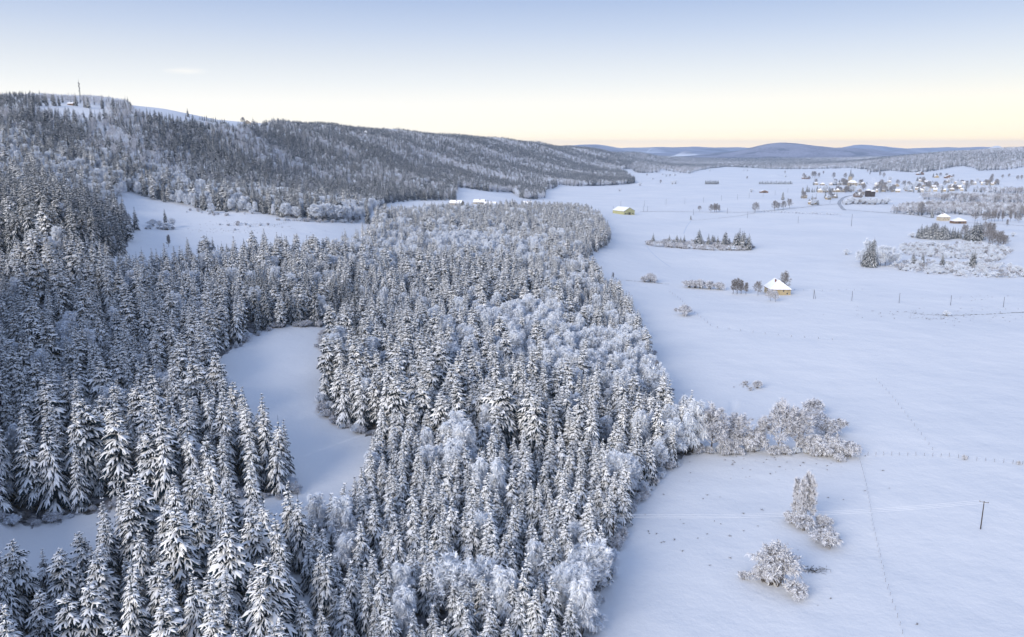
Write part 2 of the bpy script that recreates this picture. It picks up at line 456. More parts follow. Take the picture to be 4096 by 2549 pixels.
# ------------------------------------------------------------------ broadleaf trees and shrubs under frost
def broadleaf(seed, H, R, style, detail, twig='frost'):
    """style: round, birch (hanging tips), bush (many stems), thin (few upright stems)"""
    rng = np.random.default_rng(seed)
    acc, tr = Acc(), Acc()
    limbs = []
    nd = np.array
    def unit(v):
        return v/(np.linalg.norm(v)+1e-9)
    if style == 'bush':
        stems = [(nd([rng.normal(0, R*.12), rng.normal(0, R*.12), 0.0]), a) for a in rng.uniform(0, 6.28, (24 if H < 6 else 60) if detail == 2 else 7)]
        for p0, a in stems:
            sp = rng.uniform(.1, .95)*R
            top = nd([math.cos(a)*sp, math.sin(a)*sp, H*(.98-.45*(sp/R)**1.6)*rng.uniform(.75, 1.0)])
            limbs.append([p0*(1-t)+top*t+nd([0, 0, H*.16*math.sin(math.pi*t)]) for t in np.linspace(0, 1, 5)])
    else:
        th = {'round': .78, 'birch': .92, 'thin': .96}[style]*H
        bend = nd([rng.normal(0, .03*H), rng.normal(0, .03*H), 0])
        tp = [bend*math.sin(2*t)+nd([0, 0, th*t]) for t in np.linspace(0, 1, 7)]
        r0 = .012*H+.04
        rad = np.linspace(1, .12, 7)*r0
        V, F = tube([tp[0]-nd([0, 0, .6])]+tp, np.r_[r0*1.25, rad], 6 if detail == 2 else 4)
        tr.add(V, F, 0)
        nl = {'round': 19, 'birch': 19, 'thin': 16}[style] if detail == 2 else 10
        for k in range(nl):
            t = {'round': .22, 'birch': .25, 'thin': .18}[style]+.76*(k/nl)
            p0 = tp[0]+(tp[-1]-tp[0])*t
            p0 = nd([np.interp(t, np.linspace(0, 1, 7), [q[i] for q in tp]) for i in range(3)])
            a = k*2.4+rng.normal(0, .4)
            if style == 'round':
                ln = R*(1.12-.55*abs(t-.42)/.6)*rng.uniform(.8, 1.1)
                up = .45+.9*t
            elif style == 'birch':
                ln = R*(1.1-.6*t)*rng.uniform(.8, 1.15); up = .9
            else:
                ln = R*(1.0-.5*t)*rng.uniform(.7, 1.1); up = 1.1
            d = unit(nd([math.cos(a), math.sin(a), up]))
            pts = []
            for s in np.linspace(0, 1, 5):
                q = p0+d*ln*s+nd([0, 0, (.12 if style == 'round' else -.30 if style == 'birch' else .1)*ln*s*s])
                pts.append(q+rng.normal(0, .03*ln, 3)*(s > 0))
            limbs.append(pts)
    tw = []                                   # start, direction, length
    for pts in limbs:
        P = np.array(pts); ln = np.linalg.norm(np.diff(P, axis=0), axis=1).sum()
        r = .012*ln+.03
        if detail == 2:
            V, F = tube(P, np.linspace(r, r*.3, len(P)), 4)
            acc.add(V, F, 1)
        ns = (8 if detail == 2 else 4) if style != 'bush' or H < 6 else 9
        for k in range(ns):
            s = .25+.75*(k+.5)/ns
            f = s*(len(P)-1); i = min(int(f), len(P)-2)
            p = P[i]+(P[i+1]-P[i])*(f-i)
            d = unit(P[i+1]-P[i])
            rv = unit(rng.normal(0, 1, 3)); d2 = unit(d*.7+rv*.9+nd([0, 0, .25 if style != 'birch' else -.05]))
            l2 = ln*(.42 if style != 'bush' else .36)*(1.15-.5*s)*rng.uniform(.7, 1.2)
            if style != 'birch':
                e = p+d2*l2
                mid = p+d2*l2*.5+nd([0, 0, .05*l2])
            else:
                e = p+d2*l2+nd([0, 0, -.35*l2]); mid = p+d2*l2*.55
            Q = [p, mid, e]
            if detail == 2:
                V, F = tube(Q, [r*.4, r*.3, .012], 3)
                acc.add(V, F, 1)
            nt = 28 if detail == 2 else 9
            for j in range(nt):
                g = rng.uniform(.05, 1)
                p3 = (Q[0]*(1-2*g)+Q[1]*2*g) if g < .5 else (Q[1]*(2-2*g)+Q[2]*(2*g-1))
                dd = unit(d2*.6+rng.normal(0, .55, 3)+nd([0, 0, {'round': .25, 'thin': .35, 'bush': .05, 'birch': -.25}[style]]))
                tw.append((p3, dd, rng.uniform(.5, 1.25)*(.055*H+.45 if style != 'bush' else min(.12*H+.22, .85))))
    S = np.array([t[0] for t in tw]); D = np.array([t[1] for t in tw]); L = np.array([t[2] for t in tw])[:, None]
    n = len(S)
    rv = rng.normal(0, 1, (n, 3)); side = np.cross(D, rv); side /= np.linalg.norm(side, axis=1)[:, None]+1e-9
    wd = (.045 if detail == 2 else .15)*(1+.012*H)*(.45 if twig == 'bare' else 1)
    droop = {'round': .05, 'thin': .0, 'bush': .38, 'birch': .55}[style]
    dn = nd([[0, 0, -1.0]])
    p1 = S+D*L*.5+dn*L*droop*.2; p2 = S+D*L+dn*L*droop
    V = np.stack([S-side*wd*.7, S+side*wd*.7, p1-side*wd, p1+side*wd, p2-side*wd*.25, p2+side*wd*.25], 1).reshape(-1, 3)
    f0 = np.array([(0, 1, 2), (1, 3, 2), (2, 3, 4), (3, 5, 4)])
    F = (f0[None]+(np.arange(n)*6)[:, None, None]).reshape(-1, 3)
    acc.add(V, F, 0)
    # snow lumps caught in the twigs
    if style in ('bush', 'birch') or (style == 'round' and twig == 'frost'):
        ns = int(((420 if detail == 2 else 46) if H < 6 or style != 'bush' else 1100)*(1 if twig == 'frost' else .7))
        idx = rng.integers(0, n, ns)
        c = p1[idx]; dr = D[idx]*nd([[1, 1, .35]])-nd([[0, 0, droop*.5]]); dr /= np.linalg.norm(dr, axis=1)[:, None]
        sd = np.cross(dr, nd([[0, 0, 1.0]])); sd /= np.linalg.norm(sd, axis=1)[:, None]+1e-9
        ln = (L[idx]*.5+.05); ww = ln*.3; up = np.cross(sd, dr)*ww*.9
        V = np.stack([c-dr*ln, c+sd*ww, c-sd*ww, c+up, c+dr*ln], 1).reshape(-1, 3)
        f1 = np.array([(0, 1, 3), (0, 3, 2), (3, 1, 4), (2, 3, 4)])
        acc.add(V, (f1[None]+(np.arange(ns)*5)[:, None, None]).reshape(-1, 3), 2)
    crown = acc.mesh(f'{style}_crown', [M[twig], M['limb'], M['snow']], (2,))
    if not tr.n:
        V, F = tube([(0, 0, -.4), (0, 0, H*.22)], [.10+.02*H, .05], 5)
        tr.add(V, F, 0)
    trunk = tr.mesh(f'{style}_trunk', [M['limb']], (0,))
    return crown, trunk

# ------------------------------------------------------------------ naming and parenting
def tag(o, label=None, cat=None, group=None, kind=None):
    if label: o['label'] = label
    if cat: o['category'] = cat
    if group: o['group'] = group
    if kind: o['kind'] = kind
    return o
def obj(name, me, parent=None):
    o = bpy.data.objects.new(name, me)
    col.objects.link(o)
    if parent is not None:
        o.parent = parent
    return o
def empty(name, loc, rz=0.0, sc=1.0):
    o = bpy.data.objects.new(name, None)
    o.empty_display_size = 0.5
    col.objects.link(o)
    o.location = loc
    o.rotation_euler = (0, 0, rz)
    o.scale = (sc, sc, sc) if np.isscalar(sc) else sc
    return o

# ------------------------------------------------------------------ forest outlines (pixel outlines dropped onto the terrain)
Z_FRONT = poly([('d', -1100, 90), ('d', 1125, 90), ('d', 1130, 155), (1105, 2225), (1060, 2165), (950, 2110), (760, 2100), (600, 2130), (480, 2200), (400, 2310), (300, 2350), (0, 2370), (-800, 2380)])
Z_MAIN = poly([('d', -900, 202), (0, 2075), (350, 2055), (700, 2030), (1000, 2000), (1180, 1985), (1140, 1900), (1050, 1810), (950, 1720), (885, 1620), (860, 1540), (865, 1450), (885, 1432), (940, 1390),
               (1000, 1352), (1100, 1312), (1180, 1303), (1300, 1308), (1345, 1314), (1300, 1400), (1310, 1500), (1292, 1600), (1305, 1675), (1380, 1712), (1460, 1738), (1495, 1775), (1490, 1880), (1410, 2030),
               (1310, 2120), (1240, 2180), (1150, 2225), ('d', 1140, 165), ('d', 1135, 90), ('d', 2330, 90), (2330, 2549), (2390, 2400), (2435, 2210), (2490, 2105), (2535, 2030), (2625, 1905), (2700, 1852), (2770, 1812),
               (2790, 1770), (2700, 1690), (2630, 1590), (2610, 1500), (2580, 1400), (2530, 1290), (2460, 1205), (2385, 1135), (2330, 1085), (2335, 1045), (2420, 990), (2440, 960),
               (2400, 832, 15), (2300, 808, 15), (2000, 803, 15), (1700, 808, 15), (1500, 815, 15), (1470, 890, 15), (1340, 948, 15), (1100, 940, 15), (750, 965, 15), (500, 1003, 15), (0, 1013, 15), (-900, 1013, 15)])
Z_HILL = poly([(-900, 1055), (0, 1060), (300, 1055), (470, 1030), (505, 995), (530, 940), (490, 880), (440, 825), (515, 772), (620, 800), (750, 825), (830, 845), (1000, 852), (1100, 868), (1250, 885), (1440, 885), (1480, 865), (1500, 838),
               (1560, 815), (1640, 803), (1825, 803), (1832, 750), (1950, 767), (2050, 772), (2068, 787), (2100, 797), (2178, 797), (2182, 765), (2225, 750), (2235, 740), (2320, 747), (2440, 743), (2535, 735), (2540, 727), (2525, 722),
               (2508, 700), (2490, 690), (2480, 681), (2500, 676), (2540, 660), ('d', 2400, 4700), ('d', 2150, 3800), ('d', 1900, 3400), ('d', 1600, 2950), ('d', 1300, 2420), ('d', 1150, 2100), (1060, 514), (1000, 520),
               (940, 524), (800, 512), (700, 500), (600, 482), (535, 460), (520, 430), ('d', 515, 1420), ('d', 0, 1380), ('d', -900, 1380)])
HOLES = [poly([(150, 417), (250, 413), (425, 430), (430, 478), (330, 482), (200, 470), (140, 450)]), poly([(1685, 757), (1690, 737), (1745, 735), (1725, 757)]), poly([(1310, 528), (1400, 538), (1440, 545), (1330, 540)])]
Z_FAR = poly([(2500, 677), (2530, 679), (2537, 689), (2560, 693), (2635, 691), (2642, 678), (2700, 690), (2760, 696), (2800, 682), (2830, 676), (2900, 668), (3000, 672), (3100, 677), (3260, 677), (3400, 673), (3470, 680), (3560, 668),
              ('d', 3560, 6900), ('d', 2300, 6900), ('d', 2380, 4800)])
Z_RIGHT = poly([(3480, 690), (3560, 683), (3650, 691), (3700, 689), (3760, 681), (3850, 664), (3885, 672), (3920, 685), (4000, 681), (4096, 669), (4700, 665), ('d', 4700, 5600), ('d', 3480, 6200)])
Z_WET1 = poly([(3560, 852), (3640, 861), (3740, 864), (3800, 857), (3900, 867), (4096, 870), (4500, 870), (4500, 806, 9), (3900, 812, 9), (3700, 809, 9), (3590, 822, 9)])
Z_WET2 = poly([(3668, 792), (3700, 800), (3850, 811), (4096, 814), (4500, 815), (4500, 781, 8), (4000, 781, 8), (3670, 777, 8)])
Z_WET3 = poly([(3860, 765), (3960, 774), (4096, 776), (4500, 778), (4500, 758, 8), (3885, 752, 8)])
Z_THICK = poly([(3600, 985), (3700, 977), (3900, 977), (4020, 990), (4050, 1012), (4000, 1042), (3975, 1062), (4096, 1082), (4400, 1088), (4400, 1110), (4000, 1112), (3850, 1110), (3700, 1096), (3580, 1080), (3555, 1062),
                (3640, 1048), (3760, 1052), (3880, 1052), (3900, 1040), (3760, 1036), (3600, 1020)])
Z_ISLE = poly([(2585, 975), (2680, 968), (2800, 975), (2900, 976), (3000, 985), (3022, 994), (2990, 1003), (2850, 1003), (2700, 992), (2600, 985)])

# ------------------------------------------------------------------ ground: one sheet, fine near the camera and coarse far away
pxs = np.arange(-2000, 6100, 13.0)
gu = np.array([U_of(p) for p in pxs])
gl = np.concatenate([np.linspace(math.log(30), math.log(1000), 240), np.linspace(math.log(1000), math.log(11000), 210)[1:], np.linspace(math.log(11000), math.log(20000), 40)[1:]])
GU, GL = np.meshgrid(gu, gl)
GZ = zt(GU, GL)
GY = np.exp(GL); GX = GU*GY
nr, nc = GU.shape
ii = (np.arange(nr-1)[:, None]*nc+np.arange(nc-1)[None]).ravel()
gF = np.stack([ii, ii+1, ii+nc+1, ii+nc], 1)
fu, fl_ = GU.ravel(), GL.ravel()
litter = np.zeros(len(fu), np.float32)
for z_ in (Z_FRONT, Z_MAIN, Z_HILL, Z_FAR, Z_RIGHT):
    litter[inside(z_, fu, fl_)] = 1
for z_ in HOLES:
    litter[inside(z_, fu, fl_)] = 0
def smooth_noise(x, y, s, seed):
    r = np.random.default_rng(seed)
    o = np.zeros_like(x, dtype=float)
    for k in range(7):
        a, b, p, q = r.normal(0, 1/s), r.normal(0, 1/s), r.uniform(0, 6.28), r.uniform(.5, 1)
        o += q*np.sin(a*x+b*y+p)
    return o/3.0
gx, gy = GX.ravel(), GY.ravel()
farw = np.clip((fl_-math.log(6500))/.05, 0, 1)
patch = smooth_noise(gx, gy*.35, 420, 5)
flat = np.clip((38-GZ.ravel())/14, 0, 1)
farw *= 1-np.clip((patch-.45)/.15, 0, 1)*np.clip(.25+flat, 0, 1)
ground_me = mk_mesh('ground', np.stack([gx, gy, GZ.ravel()], 1), gF, None, [], True)
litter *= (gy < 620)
for nm, arr in (('litter', litter), ('farwood', farw.astype(np.float32))):
    at = ground_me.attributes.new(nm, 'FLOAT', 'POINT')
    at.data.foreach_set('value', arr)
gm = bpy.data.materials.new('snow_ground')
gm.use_nodes = True
n, l = gm.node_tree.nodes, gm.node_tree.links
b = n['Principled BSDF']; b.inputs['Roughness'].default_value = .65; b.inputs['Specular IOR Level'].default_value = .2
tc = n.new('ShaderNodeTexCoord')
def gnoise(scale, detail=4, rough=.55):
    t = n.new('ShaderNodeTexNoise'); t.inputs['Scale'].default_value = scale; t.inputs['Detail'].default_value = detail; t.inputs['Roughness'].default_value = rough
    l.new(tc.outputs['Object'], t.inputs['Vector']); return t.outputs[0]
def gmap(v, a, b_, c=0.0, d=1.0):
    r = n.new('ShaderNodeMapRange'); r.inputs[1].default_value = a; r.inputs[2].default_value = b_; r.inputs[3].default_value = c; r.inputs[4].default_value = d
    l.new(v, r.inputs[0]); return r.outputs[0]
def gmix(f, a, b_):
    m_ = n.new('ShaderNodeMix'); m_.data_type = 'RGBA'
    if isinstance(f, float): m_.inputs[0].default_value = f
    else: l.new(f, m_.inputs[0])
    for s_, v in ((6, a), (7, b_)):
        if isinstance(v, tuple): m_.inputs[s_].default_value = (*v, 1)
        else: l.new(v, m_.inputs[s_])
    return m_.outputs[2]
def gmath(op, a, b_):
    m_ = n.new('ShaderNodeMath'); m_.operation = op
    for s_, v in ((0, a), (1, b_)):
        if isinstance(v, float): m_.inputs[s_].default_value = v
        else: l.new(v, m_.inputs[s_])
    return m_.outputs[0]
def gattr(nm):
    a_ = n.new('ShaderNodeAttribute'); a_.attribute_name = nm; return a_.outputs['Fac']
snowc = gmix(gmap(gnoise(.012), .35, .65), (.755, .77, .80), (.83, .83, .84))
# thin stubble and molehills showing through the snow
stub = gmath('MULTIPLY', gmap(gnoise(.9, 6, .7), .68, .78), gmap(gnoise(.02), .5, .62))
snowc = gmix(gmath('MULTIPLY', stub, .55), snowc, (.30, .26, .20))
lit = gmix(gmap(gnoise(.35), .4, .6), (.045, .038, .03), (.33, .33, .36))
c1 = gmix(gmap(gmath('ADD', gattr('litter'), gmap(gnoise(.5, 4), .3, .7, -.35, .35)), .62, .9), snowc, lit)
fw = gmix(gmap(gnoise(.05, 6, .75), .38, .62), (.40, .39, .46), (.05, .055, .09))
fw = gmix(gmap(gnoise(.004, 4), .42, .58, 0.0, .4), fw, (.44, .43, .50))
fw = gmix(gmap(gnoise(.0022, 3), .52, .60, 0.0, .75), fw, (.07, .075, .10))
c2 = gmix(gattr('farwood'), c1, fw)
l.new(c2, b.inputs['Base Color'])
bp0 = n.new('ShaderNodeBump'); bp0.inputs['Strength'].default_value = .6; bp0.inputs['Distance'].default_value = 1.9
l.new(gnoise(.045, 3, .5), bp0.inputs['Height'])
bp = n.new('ShaderNodeBump'); bp.inputs['Strength'].default_value = .5; bp.inputs['Distance'].default_value = .3
l.new(gnoise(.7, 6, .65), bp.inputs['Height']); l.new(bp0.outputs[0], bp.inputs['Normal'])
bp2 = n.new('ShaderNodeBump'); bp2.inputs['Distance'].default_value = 14.0
l.new(gmath('MULTIPLY', gattr('farwood'), .8), bp2.inputs['Strength'])
l.new(gnoise(.022, 5, .7), bp2.inputs['Height']); l.new(bp.outputs[0], bp2.inputs['Normal'])
l.new(bp2.outputs[0], b.inputs['Normal'])
ground_me.materials.append(gm)
ground = tag(obj('ground', ground_me), 'snow covered valley floor, fields and hillsides', 'ground', kind='structure')

# ------------------------------------------------------------------ tree library
LIB = {}        # kind -> list of (crown, trunk, H)
FARLIB = []     # (mesh objects for the stuff masses), index ranges per kind
def lib(kind, items):
    LIB[kind] = items
lib('spruce', [(*conifer(11+i, 25, r, 'spruce', 2), 25) for i, r in enumerate((5.3, 5.8, 4.9, 6.2, 5.5))])
lib('dark', [(*conifer(41+i, 25, r, 'spruce', 2, .40), 25) for i, r in enumerate((5.0, 5.8, 4.7))])
lib('fir', [(*conifer(31+i, 24, r, 'fir', 2), 24) for i, r in enumerate((4.9, 5.3, 5.0, 4.6))])
lib('young', [(*conifer(51+i, 15, r, 'young', 2), 15) for i, r in enumerate((4.4, 4.8, 4.1, 4.6))])
lib('birch', [(*broadleaf(71+i, 15, r, 'birch', 2), 15) for i, r in enumerate((4.2, 3.6, 4.8))])
lib('round', [(*broadleaf(81+i, 13, r, 'round', 2), 13) for i, r in enumerate((5.0, 4.4, 5.6))])
lib('thin', [(*broadleaf(91+i, 12, r, 'thin', 2), 12) for i, r in enumerate((2.2, 2.8))])
lib('bush', [(*broadleaf(101+i, 4, r, 'bush', 2), 4) for i, r in enumerate((2.6, 3.2, 2.9))])
lib('bigbush', [(*broadleaf(108, 10, 6.3, 'bush', 2, 'greytwig'), 10)])
lib('gbush', [(*broadleaf(131+i, 4, r, 'bush', 2, 'greytwig'), 4) for i, r in enumerate((2.6, 3.2, 2.9))])
lib('ground', [(*broadleaf(141+i, 13, r, 'round', 2, 'greytwig'), 13) for i, r in enumerate((5.0, 4.4))])
lib('gthin', [(*broadleaf(151+i, 12, r, 'thin', 2, 'greytwig'), 12) for i, r in enumerate((2.2, 2.8))])
lib('bareround', [(*broadleaf(111+i, 13, r, 'round', 2, 'bare'), 13) for i, r in enumerate((4.8, 4.2))])
lib('barethin', [(*broadleaf(121+i, 12, r, 'thin', 2, 'bare'), 12) for i, r in enumerate((3.0,))])
proto_col = bpy.data.collections.new('tree_shapes')
IDX = {}
def proto(kind, pairs):
    IDX[kind] = list(range(len(FARLIB), len(FARLIB)+len(pairs)))
    for cr_, H in pairs:
        o = bpy.data.objects.new(f'shape_{len(FARLIB):03d}', cr_)
        proto_col.objects.link(o)
        FARLIB.append(H)
for k in ('spruce', 'fir', 'young', 'birch', 'round', 'bush', 'dark', 'gbush'):
    proto(k, [(c, H) for c, t, H in LIB[k]])
proto('spruce_far', [(conifer(211+i, 25, r, 'spruce', 1, sf)[0], 25) for i, (r, sf) in enumerate(((4.4, .9), (4.8, .7), (4.1, .6)))])
proto('fir_far', [(conifer(221+i, 24, r, 'fir', 1, .8)[0], 24) for i, r in enumerate((4.4, 4.7))])
proto('round_far', [(broadleaf(231+i, 13, r, 'round', 1, tw)[0], 13) for i, (r, tw) in enumerate(((5.0, 'frost'), (4.4, 'greytwig'), (5.4, 'greytwig')))])
proto('bare_far', [(broadleaf(251+i, 13, r, 'round', 1, tw)[0], 13) for i, (r, tw) in enumerate(((5.4, 'bare'), (6.0, 'greytwig'), (5.0, 'bare')))])
proto('bush_far', [(broadleaf(241+i, 4, r, 'bush', 1, tw)[0], 4) for i, (r, tw) in enumerate(((2.8, 'frost'), (3.4, 'greytwig'), (3.0, 'bare')))])

def scatter(pl, spacing, seed, holes=()):
    rng = np.random.default_rng(seed)
    U, L = pl[:, 0], pl[:, 1]
    Y0, Y1 = math.exp(L.min()), math.exp(L.max())
    xs = np.concatenate([U*math.exp(L.min()), U*math.exp(L.max())])
    X0, X1 = xs.min(), xs.max()
    nx, ny = int((X1-X0)/spacing)+1, int((Y1-Y0)/spacing)+1
    gx_, gy_ = np.meshgrid(np.arange(nx), np.arange(ny))
    gx_ = gx_ + (gy_ % 2)*.5
    x = X0+(gx_+rng.uniform(-.42, .42, gx_.shape))*spacing
    y = Y0+(gy_+rng.uniform(-.42, .42, gy_.shape))*spacing
    x, y = x.ravel(), y.ravel()
    u, l_ = x/y, np.log(y)
    k = inside(pl, u, l_)
    for h in holes:
        k &= ~inside(h, u, l_)
    return x[k], y[k]

POINTS = {}     # region -> list of arrays (x, y, z, scale, idx, rot)
def put(region, x, y, kinds, H, rng):
    """kinds: array of strings; H: height"""
    z = zw(x, y)
    POINTS.setdefault(region, []).append((x, y, z, kinds, H, rng.uniform(0, 6.283, len(x))))

rng = np.random.default_rng(4)
TREES = []      # near wood candidates: x, y, z, kind, H, rot, stand
def blob(x, y, px, py, h, r):
    bx, by = XY(px, py, h)
    return np.exp(-((x-bx)**2+(y-by)**2)/r**2)
# --- tall old trees in front
x, y = scatter(Z_FRONT, 6.1, 1)
kd = np.where(rng.random(len(x)) < .45, 'fir', 'spruce'); kd = np.where(rng.random(len(x)) < .10, 'birch', kd)
hh = np.where(kd == 'birch', rng.uniform(8, 13, len(x)), rng.uniform(16, 26, len(x))*rng.choice([1, 1, 1, .75], len(x)))
hh = np.where((2048+3184*.93*x/y < 520) & (y > 145), hh*.82, hh)
TREES.append((x, y, kd, hh, np.full(len(x), 0)))
# --- main wood
def is_young(x, y):
    p = 2048+3184*1.02*x/y
    return (p > 1130) & (y < 262-0.02*(p-1130)), p
x, y = scatter(Z_MAIN, 6.1, 2)
k_ = ~is_young(x, y)[0]
x2, y2 = scatter(Z_MAIN, 4.5, 12)
k2 = is_young(x2, y2)[0] & (rng.random(len(x2)) < .9)
x, y = np.r_[x[k_], x2[k2]], np.r_[y[k_], y2[k2]]
young, pxa = is_young(x, y)
bl = np.zeros(len(x))
for (px, py, h, r, a) in [(2150, 1260, 12, 40, .95), (2400, 1330, 12, 36, 1.0), (2300, 1420, 10, 32, 1.0), (2480, 1480, 10, 24, 1.0), (2550, 1480, 8, 20, 1.0), (2050, 1350, 12, 24, .8), (1900, 960, 12, 60, .95), (1750, 980, 12, 40, .7),
                          (2150, 1010, 12, 40, .7), (1480, 1010, 12, 35, .8), (1330, 1420, 5, 14, .9), (2350, 1120, 12, 26, .5), (1700, 900, 12, 40, .4), (1500, 1400, 10, 10, .7), (1850, 2400, 5, 8, .5), (2330, 2350, 4, 10, .9),
                          (1700, 2450, 5, 7, .5), (2560, 1950, 4, 9, .9), (1300, 2100, 4, 8, .8), (2680, 1750, 6, 16, .9), (150, 1480, 6, 10, .8), (900, 1540, 4, 8, .8), (1850, 1800, 5, 9, .7)]:
    bl = np.maximum(bl, a*np.exp(-1*0)*blob(x, y, px, py, h, r))
bl = np.maximum(bl, np.where(young, .03, .06))
isb = rng.random(len(x)) < bl
firp = np.clip(.42+.5*smooth_noise(x, y, 45, 8), .08, .92)
firp = np.where(pxa < 1250, firp*.55, firp)
kd = np.where(rng.random(len(x)) < firp, 'fir', 'spruce')
kd = np.where((kd == 'spruce') & ((pxa > 950) & (pxa < 1440) & (y > 300) & (y < 420)), 'dark', kd)  # far bay row: its shade is imitated by darker, thinly snowed trees
kd = np.where(young, 'young', kd)
kd = np.where(isb, np.where(rng.random(len(x)) < .65, 'birch', 'round'), kd)
hvar = 1+.14*smooth_noise(x, y, 60, 9)
hh = np.select([kd == 'young', kd == 'birch', kd == 'round'], [rng.uniform(9.5, 15, len(x)), rng.uniform(11, 17, len(x)), rng.uniform(9, 14, len(x))], rng.uniform(17, 25, len(x))*hvar)
fm = (pxa < 1250) & (y < 330)
hh = np.where(young | isb, hh, hh*np.interp(y, [250, 330, 500, 900], [1.0, .82, .74, .72])*rng.choice([1, 1, 1, .7, .85], len(x)))
std = np.select([pxa < 1250, young], [1, 2], 3)
TREES.append((x, y, kd, hh, std))
tx, ty, tk, th, ts = (np.concatenate([t[i] for t in TREES]) for i in range(5))
tz = zw(tx, ty)
trot = rng.uniform(0, 6.283, len(tx))

# --- pick the trees that show largest as single objects
ppx, ppy = project(tx, ty, tz+th*.85)
_, ptop = project(tx, ty, tz+th)
vis = (ppx > -60) & (ppx < 4160) & (ptop < 2530)
single = np.zeros(len(tx), bool)
LIMIT = {'spruce': 298, 'fir': 295, 'young': 298, 'birch': 190, 'round': 100, 'dark': 60}
for k, lim in LIMIT.items():
    c = np.where((tk == k) & vis)[0]
    c = c[np.argsort(-(th[c]/ty[c]))][:lim]
    single[c] = True
NAME = {'spruce': 'spruce_tree', 'fir': 'fir_tree', 'young': 'young_spruce_tree', 'birch': 'birch_tree', 'round': 'frosted_tree', 'thin': 'slender_tree', 'gbush': 'bush', 'ground': 'frosted_tree', 'gthin': 'slender_tree', 'bush': 'bush', 'bigbush': 'bush', 'dark': 'conifer', 'bareround': 'bare_tree', 'barethin': 'bare_tree'}
def tree(kind, x, y, z, H, rot, label, group=None, cat=None, var=None, wide=1.0):
    it = LIB[kind]
    cr_, tr_, h0 = it[(var if var is not None else int(abs(x*7.3+y*3.1))) % len(it)]
    s = H/h0
    o = empty(NAME[kind], (x, y, z), rot, (s*wide, s*wide, s))
    o.rotation_euler = (0.025*math.sin(x*3.7), 0.025*math.cos(y*2.9), rot)
    obj('trunk', tr_, o)
    obj('crown', cr_, o)
    tag(o, label, cat or ('bush' if 'bush' in kind else 'tree'), group)
    return o
STAND = ['the old front wood', 'the wood beyond the lane', 'the dense young plantation', 'the wooded tongue']
LOOK = {'spruce': 'pointed snowy spruce', 'fir': 'blunt topped snowy fir', 'young': 'slim snow white young spruce', 'birch': 'drooping frost white birch', 'round': 'round crowned frosted tree', 'dark': 'shade-darkened drooping conifer'}
def near_line(pts, x, y, r):
    P = np.array([XY(*p) for p in pts])
    k = np.zeros(len(x), bool)
    for a_, b_ in zip(P[:-1], P[1:]):
        d = b_-a_; t = np.clip(((x-a_[0])*d[0]+(y-a_[1])*d[1])/(d@d), 0, 1)
        k |= np.hypot(x-a_[0]-t*d[0], y-a_[1]-t*d[1]) < r
    return k
n_field = near_line([(2330, 2549), (2390, 2400), (2435, 2210), (2490, 2105), (2625, 1905), (2770, 1812), (2700, 1690), (2610, 1500), (2535, 1290), (2420, 1130), (2430, 988)], tx, ty, 11)
n_bay = near_line([(1150, 1985), (980, 1850), (860, 1650), (860, 1450), (1000, 1352), (1180, 1303), (1345, 1314), (1310, 1500), (1305, 1675), (1460, 1738), (1490, 1880), (1310, 2120), (1150, 2225)], tx, ty, 10)
n_lane = near_line([(-400, 2080), (350, 2055), (700, 2030), (1000, 2000)], tx, ty, 9)
n_wire = near_line([(1500, 1790), (1900, 1960), (2440, 2180)], tx, ty, 9)
rim = np.select([n_field, n_bay, n_lane, n_wire], ['beside the open field', 'on the clearing rim', 'by the snowy lane', 'along the wire cut'], 'deep inside')
MEAN = {k: (np.percentile(th[(tk == k) & single], 33), np.percentile(th[(tk == k) & single], 67)) for k in np.unique(tk[single])}
bi = np.where((tk == 'birch') | (tk == 'round'))[0]
for i in np.where(single)[0]:
    k = tk[i]
    size = 'short' if th[i] < MEAN[k][0] else 'tall' if th[i] > MEAN[k][1] else 'middling'
    lb = f'{size} {LOOK[k]} {rim[i]}' + (' ' if rim[i] == 'deep inside' else ', ') + STAND[ts[i]]
    if len(lb.split()) < 12:
        d_ = np.hypot(tx[bi]-tx[i], ty[bi]-ty[i]); d_[d_ < .01] = 99
        if d_.min() < 6.5:
            lb += ', next to a frosted tree'
    tree(k, tx[i], ty[i], tz[i], th[i], trot[i], lb, f'{size} {NAME[k].replace("_", " ")}s {rim[i]} {STAND[ts[i]]}' + (' by frosted trees' if 'next to' in lb else ''))
rest = ~single
put('wood', tx[rest], ty[rest], tk[rest], th[rest], rng)

# --- masses further off
def mass(region, pl, spacing, seed, kfun, holes=()):
    x, y = scatter(pl, spacing, seed, holes)
    k, H = kfun(x, y)
    put(region, x, y, k, H, rng)
def k_hill(x, y):
    nz = smooth_noise(x, y, 85, 21)+.45*smooth_noise(x, y, 30, 22)
    fade = np.clip((y-1200)/1500, 0, 1)
    pb = np.clip(.37+.50*nz+.06*fade+.22*smooth_noise(x, y, 9, 27), .04, .96)
    X = rng.random(len(x))
    k = np.where(X < pb, 'round_far', np.where(rng.random(len(x)) < .35, 'fir_far', 'spruce_far'))
    near = y < 900
    k = np.where(near, np.char.replace(k, '_far', ''), k)
    k = np.where(near & (k == 'spruce') | near & (k == 'fir') & (rng.random(len(x)) < .5), 'dark', k)
    k = np.where(near & (k == 'round') & (rng.random(len(x)) < .5), 'birch', k)
    k = np.where((y < 620) & (rng.random(len(x)) < .6), 'dark', k)
    px = 2048+3184*x/y
    top = (y > 1200) & (px < 560) & (zw(x, y) > 165)
    k = np.where(top & (rng.random(len(x)) < .85), 'round_far', k)
    zr = zw(x, y)
    H = np.interp(zr, [140, 165], [1, .72])*np.where(np.char.startswith(k, 'round') | (k == 'birch'), rng.uniform(8, 14, len(x)), rng.uniform(11, 21, len(x))*np.interp(y, [550, 800], [1.3, 1.0]))
    return k, H
